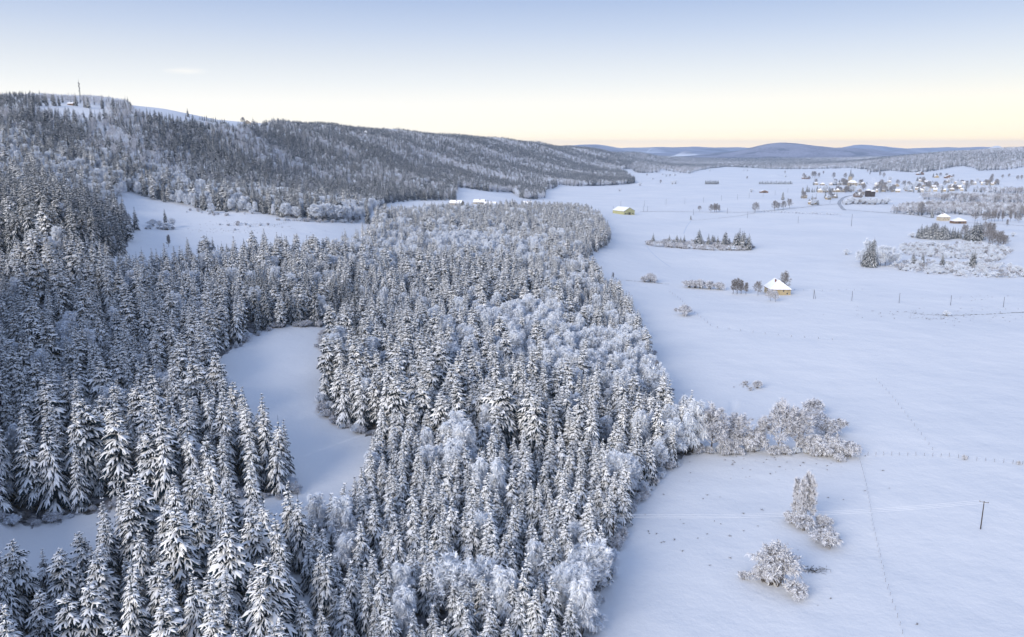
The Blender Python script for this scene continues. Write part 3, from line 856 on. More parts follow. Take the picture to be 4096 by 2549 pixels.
mass('hill', Z_HILL, 6.6, 31, k_hill, HOLES)
def k_far(x, y):
    nz = smooth_noise(x, y*.4, 150, 23)
    k = np.where(rng.random(len(x)) < np.clip(.62+.4*nz, .2, .95), np.where(rng.random(len(x)) < .5, 'round_far', 'bare_far'), 'spruce_far')
    return k, np.where(k != 'spruce_far', rng.uniform(9, 15, len(x)), rng.uniform(14, 23, len(x)))
mass('far', Z_FAR, 9.5, 33, k_far)
mass('right', Z_RIGHT, 9.0, 34, k_far)
def k_wet(x, y):
    nz = smooth_noise(x, y*.5, 22, 29)
    k = np.where(rng.random(len(x)) < np.clip(.62+.35*nz, .1, .95), 'bare_far', np.where(rng.random(len(x)) < .5, 'spruce_far', 'round_far'))
    k = np.where(rng.random(len(x)) < .15, 'bush_far', k)
    return k, np.where(k == 'bush_far', rng.uniform(3, 5, len(x)), rng.uniform(8, 14, len(x)))
mass('wet', Z_WET1, 5.2, 35, k_wet)
mass('wet', Z_WET2, 6.0, 36, k_wet)
mass('wet', Z_WET3, 6.0, 37, k_wet)
mass('thicket', Z_THICK, 3.7, 38, lambda x, y: (np.where(rng.random(len(x)) < .4, 'bush', 'bush_far'), 1.0+3.6*rng.random(len(x))**2))
mass('isle', Z_ISLE, 3.1, 39, lambda x, y: (np.where(rng.random(len(x)) < .45, 'gbush', 'bush_far'), rng.uniform(2.0, 4.8, len(x))))

def gn_instances(name, arrs, label, cat):
    x, y, z, k, H, rot = (np.concatenate([a[i] for a in arrs]) for i in range(6))
    me = bpy.data.meshes.new(name)
    me.vertices.add(len(x)); me.vertices.foreach_set('co', np.stack([x, y, z-.15], 1).astype(np.float32).ravel())
    r_ = np.random.default_rng(3)
    idx = np.zeros(len(x), np.int32)
    for kk in np.unique(k):
        m_ = k == kk
        idx[m_] = r_.choice(IDX[kk], m_.sum())
    sc = (H/np.array(FARLIB)[idx]).astype(np.float32)
    wide = r_.uniform(.88, 1.14, len(x))
    scv = np.stack([sc*wide, sc*wide, sc], 1).astype(np.float32)
    rv = np.stack([r_.normal(0, .02, len(x)), r_.normal(0, .02, len(x)), rot], 1).astype(np.float32)
    a = me.attributes.new('idx', 'INT', 'POINT'); a.data.foreach_set('value', idx)
    a = me.attributes.new('sc', 'FLOAT_VECTOR', 'POINT'); a.data.foreach_set('vector', scv.ravel())
    a = me.attributes.new('rv', 'FLOAT_VECTOR', 'POINT'); a.data.foreach_set('vector', rv.ravel())
    me.update()
    o = obj(name, me)
    tag(o, label, cat, kind='stuff')
    md = o.modifiers.new('scatter', 'NODES')
    md.node_group = scatter_group()
    return o
_sg = []
def scatter_group():
    if _sg:
        return _sg[0]
    g = bpy.data.node_groups.new('scatter', 'GeometryNodeTree')
    g.interface.new_socket('Geometry', in_out='INPUT', socket_type='NodeSocketGeometry')
    g.interface.new_socket('Geometry', in_out='OUTPUT', socket_type='NodeSocketGeometry')
    gi, go = g.nodes.new('NodeGroupInput'), g.nodes.new('NodeGroupOutput')
    ci = g.nodes.new('GeometryNodeCollectionInfo'); ci.inputs[0].default_value = proto_col
    ci.inputs['Separate Children'].default_value = True; ci.inputs['Reset Children'].default_value = True
    ip = g.nodes.new('GeometryNodeInstanceOnPoints'); ip.inputs['Pick Instance'].default_value = True
    def na(nm, tp):
        q = g.nodes.new('GeometryNodeInputNamedAttribute'); q.data_type = tp; q.inputs['Name'].default_value = nm
        return q.outputs['Attribute']
    er = g.nodes.new('FunctionNodeEulerToRotation')
    L_ = g.links.new
    L_(gi.outputs[0], ip.inputs['Points']); L_(ci.outputs[0], ip.inputs['Instance'])
    L_(na('idx', 'INT'), ip.inputs['Instance Index'])
    L_(na('rv', 'FLOAT_VECTOR'), er.inputs[0]); L_(er.outputs[0], ip.inputs['Rotation'])
    L_(na('sc', 'FLOAT_VECTOR'), ip.inputs['Scale'])
    L_(ip.outputs[0], go.inputs[0])
    _sg.append(g)
    return g
gn_instances('forest', POINTS['wood'], 'mass of snow laden spruces, firs and frosted trees behind the front trunks', 'forest')
gn_instances('hillside_forest', POINTS['hill'], 'mixed dark conifer and frosted wood covering the long hillside', 'forest')
gn_instances('valley_forest', POINTS['far'], 'far off low wood beyond the snowy valley fields', 'forest')
gn_instances('village_hill_forest', POINTS['right'], 'frosted wood on the low hill above the village', 'forest')
gn_instances('marsh_woodland', POINTS['wet'], 'belts of frosted scrub and trees below the village', 'woodland')
gn_instances('thicket_shrubbery', POINTS['thicket'], 'low snow covered thicket spreading around a snowy opening', 'shrubs')
gn_instances('copse_shrubbery', POINTS['isle'], 'low frosted shrubs of the small copse in the open field', 'shrubs')
print('trees', {k: sum(len(a[0]) for a in v) for k, v in POINTS.items()}, 'single', int(single.sum()))

# ------------------------------------------------------------------ single trees and bushes of the open land
def T(kind, px, py, H, label, group=None, var=None, wide=1.0):
    x, y, z = P3(px, py)
    return tree(kind, x, y, z-.05, H, (px*13+py*7) % 6.28, label, group, None, var, wide)
# hedge row running out from the wood into the field
T('birch', 2690, 1838, 14.8, 'frosted birch at the corner where hedge row leaves the wood', wide=1.1)
T('birch', 2768, 1812, 19.4, 'tall white birch beside the slim spruces at the wood corner', wide=1.1)
T('ground', 2845, 1806, 16.5, 'broad frosted tree where the hedge row meets the wood', wide=1.1)
T('gbush', 2905, 1800, 6.8, 'low frosted bush in the hedge between two broad crowns')
T('ground', 2952, 1806, 13.1, 'dark hearted frosted tree in the middle of the hedge row', wide=1.15)
T('gbush', 3012, 1806, 7.4, 'snow bent bush at the foot of the tallest hedge tree')
T('gthin', 3035, 1803, 12.0, 'narrow frosted tree standing close to the tallest hedge tree')
T('ground', 3105, 1812, 18.2, 'tallest frosted tree of the hedge row with tall oval crown', wide=1.02)
T('ground', 3188, 1810, 15.4, 'frosted tree with forked dark trunks next to the tallest hedge tree')
T('gbush', 3232, 1812, 5.9, 'frosted bush under the forked hedge tree')
T('gbush', 3285, 1820, 6.6, 'thick snow covered bush near the field end of the hedge', wide=1.15)
T('gbush', 3340, 1822, 6.4, 'rounded snow covered bush one before the hedge end', wide=1.1)
T('gbush', 3392, 1826, 5.2, 'last low bush of the hedge by the fence corner')
T('gbush', 3356, 1846, 2.7, 'small white shrub drooping in front of the hedge end')
T('gbush', 3252, 1662, 6.2, 'upper bush of the three on the slope above the hedge')
T('gbush', 3268, 1698, 5.2, 'middle bush of the three on the slope above the hedge', wide=1.2)
T('gbush', 3312, 1742, 7.3, 'largest dark footed bush on the slope above the hedge', wide=1.1)
T('gbush', 2982, 1540, 1.9, 'tiny thorn bush at the rim of the hollow in the field')
T('gbush', 3030, 1553, 3.2, 'small dark bush in the hollow of the field')
T('gbush', 3002, 1562, 1.5, 'low scrub sprig at the bottom of the field hollow')
T('barethin', 2616, 1562, 12.5, 'single bare tree standing off the wood edge')
# clump with wires in front, and the big bush
for i, (px, py, H) in enumerate([(3178, 2085, 12.5), (3196, 2098, 13.5), (3220, 2092, 14.5), (3242, 2100, 13.5), (3208, 2110, 10.5)]):
    T('gthin', px, py, H, 'slender frosted trunk of the clump behind the snowy wires', 'slender trees of the wire clump', i, .62)
for px, py, H, lb in [(3168, 2092, 3.4, 'white bush leaning out at the clump foot below the wires'), (3215, 2120, 4.0, 'dark tangled bush under the slender clump trees'), (3266, 2160, 2.6, 'frosted bush between the slender clump and its end bush'),
                      (3312, 2188, 4.8, 'rounded bush closing the end of the wire clump'), (3295, 2110, 3.4, 'arching frosted bush beside the slender clump')]:
    T('gbush', px, py, H, lb, wide=1.1)
T('bigbush', 3098, 2335, 9.5, 'very large snow laden bush alone in the open field')
T('gbush', 3050, 2325, 4.2, 'side mound of the very large lone bush')
T('gbush', 3188, 2388, 3.6, 'small bush at the foot of the very large lone bush', wide=1.2)
T('gbush', 2976, 2318, 2.0, 'brown twiggy sprig beside the very large lone bush')
T('gbush', 3858, 1838, 1.5, 'tiny shrub growing into the far wire fence')
T('gbush', 4074, 1858, 1.2, 'tiny grass clump shrub at the end of the fence')
# farm hedge line
T('barethin', 2452, 1117, 5.0, 'small lone tree on the field line by the wood')
for px, py, H, lb in [(2578, 1128, 4.4, 'bush beginning the field hedge near the wood'), (2602, 1128, 6.2, 'taller bush in the field hedge near the wood'), (2618, 1130, 3.0, 'low bush ending the short field hedge'),
                      (2755, 1150, 5.6, 'first bush of the long hedge towards the farmhouse'), (2780, 1152, 6.2, 'second bush of the long hedge towards the farmhouse'), (2802, 1154, 6.4, 'third bush of the long hedge towards the farmhouse'),
                      (2838, 1157, 5.8, 'fourth bush of the long hedge towards the farmhouse'), (2878, 1160, 5.4, 'last bush of the long hedge towards the farmhouse'),
                      (2738, 1262, 6.0, 'round lone bush in the field between wood and farmhouse'), (2704, 1245, 2.0, 'small sprig beside the round lone bush')]:
    T('gbush', px, py, H, lb, wide=1.15)
for i, (px, py, H) in enumerate([(2932, 1176, 10.5), (2948, 1177, 11), (2964, 1177, 10), (2983, 1178, 8.5)]):
    T('barethin', px, py, H, 'half frosted fruit tree in the row west of the farmhouse', 'fruit trees west of the farmhouse', wide=1.25)
T('bareround', 3032, 1182, 10.5, 'bare tree at the gable side of the yellow farmhouse')
T('ground', 3082, 1205, 8.5, 'frosted fruit tree before the yellow farmhouse door')
T('ground', 3102, 1208, 7.8, 'second frosted fruit tree before the yellow farmhouse')
T('bareround', 3137, 1172, 16, 'tall bare tree rising behind the yellow farmhouse', wide=.85)
# valley fields
for px, py, H, k, lb in [(2798, 845, 9, 'bareround', 'small lone bare tree on the valley lane'), (2843, 850, 13.5, 'bareround', 'widest bare tree of the four by the valley lane'), (2858, 850, 14, 'barethin', 'second bare tree of the four by the valley lane'),
                         (2866, 850, 14, 'barethin', 'third bare tree of the four by the valley lane'), (2876, 850, 12, 'barethin', 'last bare tree of the four by the valley lane'),
                         (3019, 853, 17, 'bareround', 'big round lone tree at the lane junction'), (3098, 843, 17, 'bareround', 'largest tree of the lane side group towards the village'), (3112, 840, 13, 'bareround', 'low tree of the lane side group'),
                         (3132, 838, 15, 'bareround', 'middle tree of the lane side group'), (3158, 832, 16, 'bareround', 'last tree of the lane side group nearest the village'), (2763, 880, 7.5, 'dark', 'small dark spruce alone in the valley field'),
                         (3131, 800, 18, 'dark', 'dark spruce alone by the lane before the village'), (3684, 864, 21, 'bareround', 'large bare tree before the marsh woodland'), (3728, 872, 18, 'dark', 'dark spruce beside the large bare tree'),
                         (3940, 892, 15, 'bareround', 'bare tree behind the low barn'), (3900, 885, 12, 'bareround', 'bare bushy tree by the low barn'), (4028, 905, 9, 'barethin', 'slim twin tree on the road verge'),
                         (4075, 890, 11, 'bareround', 'bare tree near the end of the road row'), (3385, 1018, 5, 'bush', 'round bush left of the dark conifer clump'), (3650, 950, 5.5, 'bush', 'white bush ending the dark conifer row'),
                         (4052, 946, 4.5, 'bush', 'low dark bush on the snow right of the thicket'), (3785, 1263, 3, 'bush', 'brown bush on the field ditch')]:
    T(k, px, py, H, lb, wide=1.1)
for i, px in enumerate((3955, 3966, 3978, 3992, 4010, 4040, 4060)):
    T('barethin', px, 885+i % 3, 13+i % 3*2, 'ivy dark narrow tree in the row along the road', 'narrow trees along the road', wide=.9)
for px, py, H, k, lb in [(2475, 705, 0, '', '')][:0]:
    pass
# far specks of trees on the misty field
for i, (px, py, H) in enumerate([(2479, 765, 6), (2588, 705, 10), (2610, 718, 6), (2664, 706, 9), (2680, 708, 10), (2650, 700, 7), (2700, 703, 8), (2560, 743, 8), (2642, 735, 12), (2690, 737, 8), (2702, 735, 9), (2840, 685, 9), (2975, 682, 8), (2990, 683, 8),
                                  (2988, 718, 11), (3005, 769, 8), (3140, 695, 12), (3142, 708, 8), (3215, 713, 18), (3225, 713, 12), (3250, 712, 24), (3259, 712, 24), (3275, 712, 18), (3293, 698, 14), (3334, 716, 22), (3381, 716, 20), (3406, 722, 22),
                                  (3470, 690, 12), (3500, 692, 14), (3520, 706, 16), (3535, 712, 18), (3480, 700, 10), (4035, 711, 12), (3965, 720, 14), (3970, 714, 14), (4010, 715, 12), (4070, 722, 14), (4085, 720, 14)]):
    T('bareround' if H > 9 else 'bush', px, py, H, 'small far tree or bush dotted on the snowy far fields', 'far trees dotted over the fields')
for i in range(9):
    T('dark', 2823+i*6.2, 737+i % 2*.5, 13, 'dark conifer in the short straight row in the misty field', 'short conifer row in the misty field', wide=1.4)
for i in range(22):
    T('dark', 3037+i*6.2, 737, 9+i % 3, 'low dark conifer in the long windbreak of the misty field', 'conifer windbreak of the misty field', wide=1.3)
for i in range(26):
    px = 3045+i*12.4+(i*37 % 9)
    T('bush', px, 848+i*.5, 1.6+(i*29 % 5)*.35, 'tiny bush in the dotted line along the field lane', 'dotted bushes along the field lane')
# the copse in the field and the dark clumps by the thicket
for px, py, H in [(2612, 977, 10.5), (2677, 977, 9), (2694, 980, 6), (2706, 980, 10), (2722, 984, 9), (2736, 980, 9.5), (2780, 986, 9), (2794, 984, 16.5), (2803, 990, 12), (2812, 992, 8), (2832, 990, 13), (2850, 983, 11), (2857, 980, 9),
                  (2870, 986, 10), (2893, 992, 13), (2901, 990, 16), (2915, 988, 9), (2938, 992, 13), (2948, 994, 16), (2957, 990, 17), (2966, 996, 16), (2973, 1000, 17.5), (2996, 1001, 14.5), (2989, 996, 12)]:
    T('dark', px, py, H*1.18, 'dark spruce rising from the frosted shrubs of the field copse', 'spruces of the field copse', wide=1.3)
for px, py, H in [(3452, 1066, 15), (3464, 1069, 18), (3480, 1070, 19), (3494, 1070, 18), (3470, 1055, 20), (3490, 1040, 22), (3506, 1062, 14)]:
    T('dark', px, py, H, 'snowy spruce in the compact clump at the thicket corner', 'spruces of the thicket corner clump', wide=1.15)
for px, py, H in [(3440, 1055, 12), (3520, 1066, 14), (3540, 1066, 14), (3560, 1062, 13), (3578, 1062, 11), (3530, 1050, 15), (3555, 1050, 14), (3475, 1030, 17)]:
    T('round', px, py, H, 'grey frosted tree beside the thicket corner spruces', 'grey trees of the thicket corner clump', wide=1.1)
for px, py, H in [(3672, 953, 13), (3682, 955, 17), (3693, 956, 15), (3703, 956, 18), (3713, 957, 16), (3722, 957, 19), (3733, 958, 20), (3743, 958, 19), (3753, 959, 14), (3763, 959, 18), (3773, 960, 19), (3784, 960, 16), (3796, 957, 13), (3808, 956, 14), (3818, 955, 13),
                  (3830, 954, 12), (3842, 955, 11), (3862, 960, 16), (3876, 964, 18), (3890, 966, 22), (3902, 964, 24), (3914, 962, 22), (3924, 960, 16)]:
    T('dark', px, py, H, 'dark snowy conifer in the row behind the thicket', 'conifers of the row behind the thicket', wide=1.35)
for px, py, H in [(3856, 952, 16), (3940, 962, 20), (3955, 975, 18), (3970, 985, 17), (3990, 990, 16), (4010, 992, 14), (3735, 950, 17), (3965, 958, 19), (4000, 975, 14), (4020, 985, 12)]:
    T('bareround', px, py, H, 'brown grey leafless tree at the end of the conifer row', 'leafless trees by the conifer row')
for px, py, H, lb in [(3652, 1056, 11, 'leaning dark conifer in the thicket'), (3690, 1055, 10, 'white snow loaded conifer in the thicket'), (3768, 1062, 11.5, 'small pointed conifer in the thicket opening'), (3893, 1068, 15.5, 'twin topped dark conifer in the thicket opening'),
                      (3886, 1066, 14, 'shorter twin of the dark conifer in the opening')]:
    T('dark', px, py, H, lb, wide=1.25)
# meadow below the hill
for px, py, H, k, lb in [(545, 920, 17, 'dark', 'tall lone spruce at the meadow edge'), (663, 895, 12, 'dark', 'spruce rising from the bush clump in the meadow'), (640, 915, 6.5, 'round', 'frosted shrub clump around the meadow spruce'), (690, 912, 7.5, 'round', 'frosted tree at the end of the meadow clump'),
                         (612, 905, 5, 'bush', 'dark bush of the meadow clump'), (668, 920, 5, 'bush', 'front bush of the meadow clump'), (850, 855, 9, 'round', 'round frosted tree above the meadow'), (905, 848, 10, 'dark', 'small spruce pair on the upper meadow edge'),
                         (950, 850, 8, 'dark', 'lone little spruce on the upper meadow'), (1140, 872, 12, 'round', 'large white round tree at the meadow top'), (675, 988, 8, 'barethin', 'thin bare sapling at the meadow foot'), (1008, 855, 3.5, 'bush', 'small bush on the upper meadow'),
                         (1260, 885, 15, 'round', 'first white tree of the meadow end row'), (1300, 886, 15.5, 'round', 'second white tree of the meadow end row'), (1345, 888, 15, 'round', 'third white tree of the meadow end row'), (1395, 888, 14, 'round', 'fourth white tree of the meadow end row'),
                         (1430, 886, 13, 'round', 'last white tree of the meadow end row'), (1472, 895, 20, 'dark', 'dark spruce at the corner of meadow and wood'), (1000, 908, 1.6, 'bush', 'low scrub patch on the meadow slope'), (1040, 903, 1.8, 'bush', 'second low scrub patch on the meadow slope'),
                         (940, 922, 1.5, 'bush', 'third low scrub patch on the meadow slope'),
                         (973, 497, 15, 'bareround', 'lone round tree on the skyline beside the ridge farm'), (1014, 503, 18, 'dark', 'lone spruce on the skyline beside the ridge farm'), (752, 468, 16, 'dark', 'dark conifer alone on the skyline pasture')]:
    T(k, px, py, H, lb, wide=1.1)
for i, (px, py, H) in enumerate([(160, 424, 17), (188, 425, 19), (218, 424, 19), (238, 424, 15), (304, 424, 19), (338, 430, 14), (353, 432, 19), (410, 436, 19)]):
    T('dark', px, py, H, 'snowy conifer on the rim of the hilltop clearing', 'conifers round the hilltop clearing')
for i, px in enumerate(range(800, 905, 9)):
    T('dark', px, 480+(px-800)*.17, 7+i % 4*1.5, 'little conifer strung along the skyline pasture', 'little conifers along the skyline')

# ------------------------------------------------------------------ buildings
def flatmat(name, c, rough=.8, noise=None, bump=None):
    M[name] = mat(name, c, rough, noise=noise, bump=bump)
flatmat('wall_ochre', (.46, .37, .22), .9, ((.36, .29, .18), .6, .45, .6))
flatmat('wall_cream', (.46, .40, .31), .9, ((.48, .42, .32), .4, .4, .65))
flatmat('wall_white', (.56, .54, .51), .9, ((.55, .52, .47), .4, .4, .65))
flatmat('wall_brown', (.22, .14, .09), .9, ((.15, .10, .07), 1.2, .4, .6))
flatmat('wall_green', (.44, .43, .23), .8, ((.38, .37, .2), .3, .4, .6))
flatmat('wall_stone', (.42, .36, .27), .9, ((.32, .28, .22), .8, .4, .6))
flatmat('roof_tile', (.12, .065, .05), .9)
flatmat('roof_sheet', (.19, .20, .22), .7)
flatmat('wood_dark', (.06, .045, .035), .9)
flatmat('glass', (.03, .035, .045), .25)
flatmat('brick', (.20, .09, .07), .9)
flatmat('metal', (.16, .17, .18), .5)
flatmat('asphalt', (.20, .20, .21), .85, ((.6, .62, .66), .25, .40, .58))
flatmat('verge', (.16, .14, .11), .9, ((.75, .77, .80), .6, .42, .55))
flatmat('post_wood', (.22, .20, .19), .9, ((.7, .72, .75), 1.5, .45, .6))
flatmat('dead_grass', (.13, .095, .06), .95)
def box(a, x0, x1, y0, y1, z0, z1, m=0):
    V = [(x, y, z) for z in (z0, z1) for y in (y0, y1) for x in (x0, x1)]
    F = [(0, 2, 1), (1, 2, 3), (4, 5, 6), (5, 7, 6), (0, 1, 4), (1, 5, 4), (2, 6, 3), (3, 6, 7), (0, 4, 2), (2, 4, 6), (1, 3, 5), (3, 7, 5)]
    a.add(V, F, m)
def boxmesh(name, dims, m):
    a = Acc(); box(a, *dims); return a.mesh(name, [m])
def slab(polys, t, drop=0.0):
    """roof planes given as corner lists, thickened upwards by t"""
    a = Acc()
    for P in polys:
        P = np.array(P, float); k = len(P)
        V = np.r_[P, P+np.array([[0, 0, t]])]
        F = [(0, i+1, i) for i in range(1, k-1)] + [(k, k+i, k+i+1) for i in range(1, k-1)]
        for i in range(k):
            j = (i+1) % k
            F += [(i, j, k+i), (j, k+j, k+i)]
        a.add(V, F, 0)
    return a
def roof_planes(w, l, e, r, hipf, hipb, ov):
    W, L_ = w/2+ov, l/2+ov
    e2 = e-(r-e)*ov/(w/2)
    rf, rb = -L_+hipf*1.0, L_-hipb
    A, B, C, D = (-W, -L_, e2), (W, -L_, e2), (W, L_, e2), (-W, L_, e2)
    Rf, Rb = (0, rf, r), (0, rb, r)
    P = [[A, Rf, Rb, D], [B, C, Rb, Rf]]
    if hipf > 0.01: P.append([A, B, Rf])
    if hipb > 0.01: P.append([C, D, Rb])
    return P
def house(name, x, y, z, w, l, e, r, rot, wall, label, hipf=0, hipb=0, group=None, cat='house', roof='roof_tile', snow=.28, windows=(), door=None, chimney=True, detail=True):
    o = empty(name, (x, y, z-.25), rot)
    tag(o, label, cat, group)
    a = Acc()
    box(a, -w/2, w/2, -l/2, l/2, -.6, e)
    for s, hp in ((-1, hipf), (1, hipb)):
        if hp < .01:
            a.add([(-w/2, s*l/2, e), (w/2, s*l/2, e), (0, s*l/2, r), (-w/2, s*(l/2-.3), e), (w/2, s*(l/2-.3), e), (0, s*(l/2-.3), r)], [(0, 1, 2), (3, 5, 4), (0, 2, 3), (2, 5, 3), (1, 4, 2), (4, 5, 2)], 0)
    obj('wall', a.mesh('wall', [M[wall]]), o)
    ov = .6
    P = roof_planes(w, l, e+.12, r+.12, hipf, hipb, ov)
    ro = obj('roof', slab(P, .16).mesh('roof', [M[roof]]), o)
    if snow:
        P2 = [[tuple(np.array(p)+np.array([0, 0, .17])) for p in q] for q in roof_planes(w, l, e+.12, r+.12, hipf, hipb, ov-.12)]
        obj('snow', slab(P2, snow).mesh('roof_snow', [M['snow']]), ro)
    if chimney:
        cx, cyy = -w*.14, -l*.05
        cz = r-(r-e)*abs(cx)/(w/2)
        c = obj('chimney', boxmesh('chimney', (cx-.4, cx+.4, cyy-.4, cyy+.4, cz-.3, r+.9), M['brick']), ro)
    for (fc, u, zz, ww, hh) in windows:      # face f/l/r/b, position along face, sill height, width, height
        if fc in 'fb':
            yy = -l/2-.02 if fc == 'f' else l/2+.02
            d = (u-ww/2, u+ww/2, yy-.04, yy+.04, zz, zz+hh)
        else:
            xx = -w/2-.02 if fc == 'l' else w/2+.02
            d = (xx-.04, xx+.04, u-ww/2, u+ww/2, zz, zz+hh)
        wo = obj('window', boxmesh('window', d, M['glass']), o)
        if detail:
            if fc in 'fb':
                obj('sill', boxmesh('sill', (d[0]-.12, d[1]+.12, d[2]-.06, d[3], zz-.14, zz-.01), M['wall_white']), wo)
            else:
                obj('sill', boxmesh('sill', (d[0]-.06, d[1], d[2]-.12, d[3]+.12, zz-.14, zz-.01), M['wall_white']), wo)
    if door:
        fc, u, ww, hh = door
        if fc == 'f':
            d = (u-ww/2, u+ww/2, -l/2-.07, -l/2+.03, 0, hh)
        else:
            d = (-w/2-.07, -w/2+.03, u-ww/2, u+ww/2, 0, hh)
        obj('door', boxmesh('door', d, M['wood_dark']), o)
    return o
x, y, z = P3(3120, 1180)
house('farmhouse', x, y+6, z, 14.0, 14.5, 4.3, 9.6, -.02, 'wall_ochre', 'old yellow walled farmhouse with steep snowy half hipped roof', hipf=5.5, windows=[('f', 2.0, 2.7, .8, 1.0), ('f', 4.6, .9, .9, 1.0), ('f', -3.0, 2.7, .8, 1.0), ('l', 3.5, 1.3, 1.0, 1.2), ('l', -5, 1.3, .9, 1.2)],
      door=('l', -1.0, 2.6, 4.0))
x, y, z = P3(2497, 858)
house('barn', x, y+8, z, 21, 27, 5.6, 10.8, .55, 'wall_green', 'large pale green barn with snowy gable roof at the wood tip', cat='barn', roof='roof_sheet', chimney=False, snow=.16, windows=[('f', -7, 1, 2.2, 1.6), ('f', 7, 1, 2.2, 1.6), ('f', -3.5, 1, 1.2, 1.6)], door=('f', 0.5, 4.2, 3.6))
x, y, z = P3(3780, 884)
house('house', x, y+5, z, 13, 12, 5.6, 10.5, .06, 'wall_cream', 'cream house with steep hipped snowy roof on the valley road', hipf=5, hipb=5, windows=[('f', -3.5, 1.2, .9, 1.3), ('f', 0, 1.2, .9, 1.3), ('f', 3.5, 1.2, .9, 1.3), ('f', -2, 3.6, .9, 1.2), ('f', 2, 3.6, .9, 1.2), ('l', 0, 1.4, .9, 1.3)])
x, y, z = P3(3838, 895)
house('barn', x, y+4, z, 17, 11, 3.6, 7.6, .03, 'wall_brown', 'low dark timber barn with hipped snowy roof on the valley road', hipf=4.5, hipb=4.5, cat='barn', chimney=False, door=('f', -1, 3.4, 3.0), windows=[('f', -5.5, .8, 1.6, 1.2), ('f', 4.5, .8, 1.6, 1.2)])
x, y, z = P3(3058, 772)
house('shed', x, y+6, z, 17, 12, 3.0, 6.0, .0, 'wall_brown', 'brown open shed alone in the valley field', cat='shed', roof='wood_dark', snow=.1, chimney=False, door=('f', 0, 6, 2.6))
for px, py, w, l_, rot, lb in [(1826, 820, 18, 11, 1.2, 'long snowy roofed farm building behind the wooded tongue'), (1918, 816, 16, 10, 1.4, 'second snowy roofed farm building behind the wooded tongue'), (1962, 826, 17, 9, 1.3, 'low snowy roofed shed behind the wooded tongue'),
                               (2108, 822, 14, 9, 1.5, 'snowy roof peeping over the wood tip')]:
    x, y, z = P3(px, py)
    house('farm_building', x, y, z, l_, w, 2.8, 6.4, rot, 'wall_stone', lb, cat='building', windows=[('l', -3, 1.2, 1, 1.2), ('l', 3, 1.2, 1, 1.2)])
x, y, z = P3(990, 500)
house('ridge_farm', x, y, z+.5, 14, 16, 4, 9, .3, 'wall_stone', 'small farm on the skyline between tree and spruce', cat='house', windows=[('f', -2, 1.2, 1, 1.2), ('f', 2, 1.2, 1, 1.2)])
x, y, z = P3(1463, 543)
house('hill_house', x, y, z, 17, 20, 6, 14, .2, 'wall_cream', 'white roofed house among trees high on the hillside', hipf=6, hipb=6, cat='house', windows=[('f', -3, 1.6, 1.2, 1.4), ('f', 3, 1.6, 1.2, 1.4)])
x, y, z = P3(285, 421)
house('hut', x, y, z, 5, 8, 2.2, 3.6, 1.5, 'wall_brown', 'little hut in the hilltop clearing', cat='hut', chimney=False, door=('l', 0, 1.4, 1.8), windows=[('l', 2.5, .9, .7, .7)])
# the village: (zoom x, zoom y of the wall foot, width) in two magnified tiles of the photograph
vill = [(3200, 680, 6.75, [(445, 408, 110), (620, 418, 130), (840, 418, 90), (1080, 408, 110), (1185, 405, 90), (1290, 408, 150), (1610, 412, 90), (1710, 412, 90), (560, 608, 160), (720, 608, 130), (920, 602, 110), (1030, 600, 150), (1180, 602, 120), (1340, 585, 130), (1440, 575, 110),
                          (1620, 585, 120), (960, 765, 140), (780, 802, 160), (420, 932, 120), (300, 934, 130), (1600, 742, 250), (1690, 675, 120), (2120, 442, 170), (2310, 462, 140), (2240, 392, 120), (170, 245, 260), (130, 768, 150), (1990, 640, 120)]),
        (3500, 680, 6.75, [(230, 402, 120), (285, 462, 140), (400, 345, 110), (600, 452, 200), (390, 545, 120), (490, 592, 90), (640, 607, 170), (240, 592, 120), (60, 602, 90), (860, 572, 100), (970, 592, 110), (1130, 542, 100), (1222, 542, 90), (1265, 607, 160), (1340, 542, 110), (1450, 592, 150),
                          (1600, 502, 150), (1650, 585, 130), (1870, 585, 170), (2100, 575, 110), (2080, 502, 180), (2290, 512, 170), (2360, 565, 110), (1250, 325, 100), (1400, 365, 130), (1980, 345, 100), (2190, 375, 90), (2390, 392, 130), (1320, 465, 90), (1170, 475, 80), (1550, 442, 160),
                          (1780, 455, 80), (1690, 445, 70), (1240, 135, 290), (1680, 212, 190), (2010, 225, 270), (880, 470, 80), (1480, 430, 80)]),
        (3780, 680, 7.69, [(580, 452, 150), (910, 462, 190), (1190, 462, 140), (1290, 467, 120), (1460, 472, 110), (1545, 445, 90), (1330, 395, 90)])]
vr = random.Random(7)
vcol = ['wall_cream', 'wall_white', 'wall_cream', 'wall_ochre', 'wall_stone', 'wall_white']
vname = {'wall_cream': 'cream', 'wall_white': 'white', 'wall_ochre': 'ochre', 'wall_stone': 'grey stone', 'wall_brown': 'brown timber'}
vpos = []
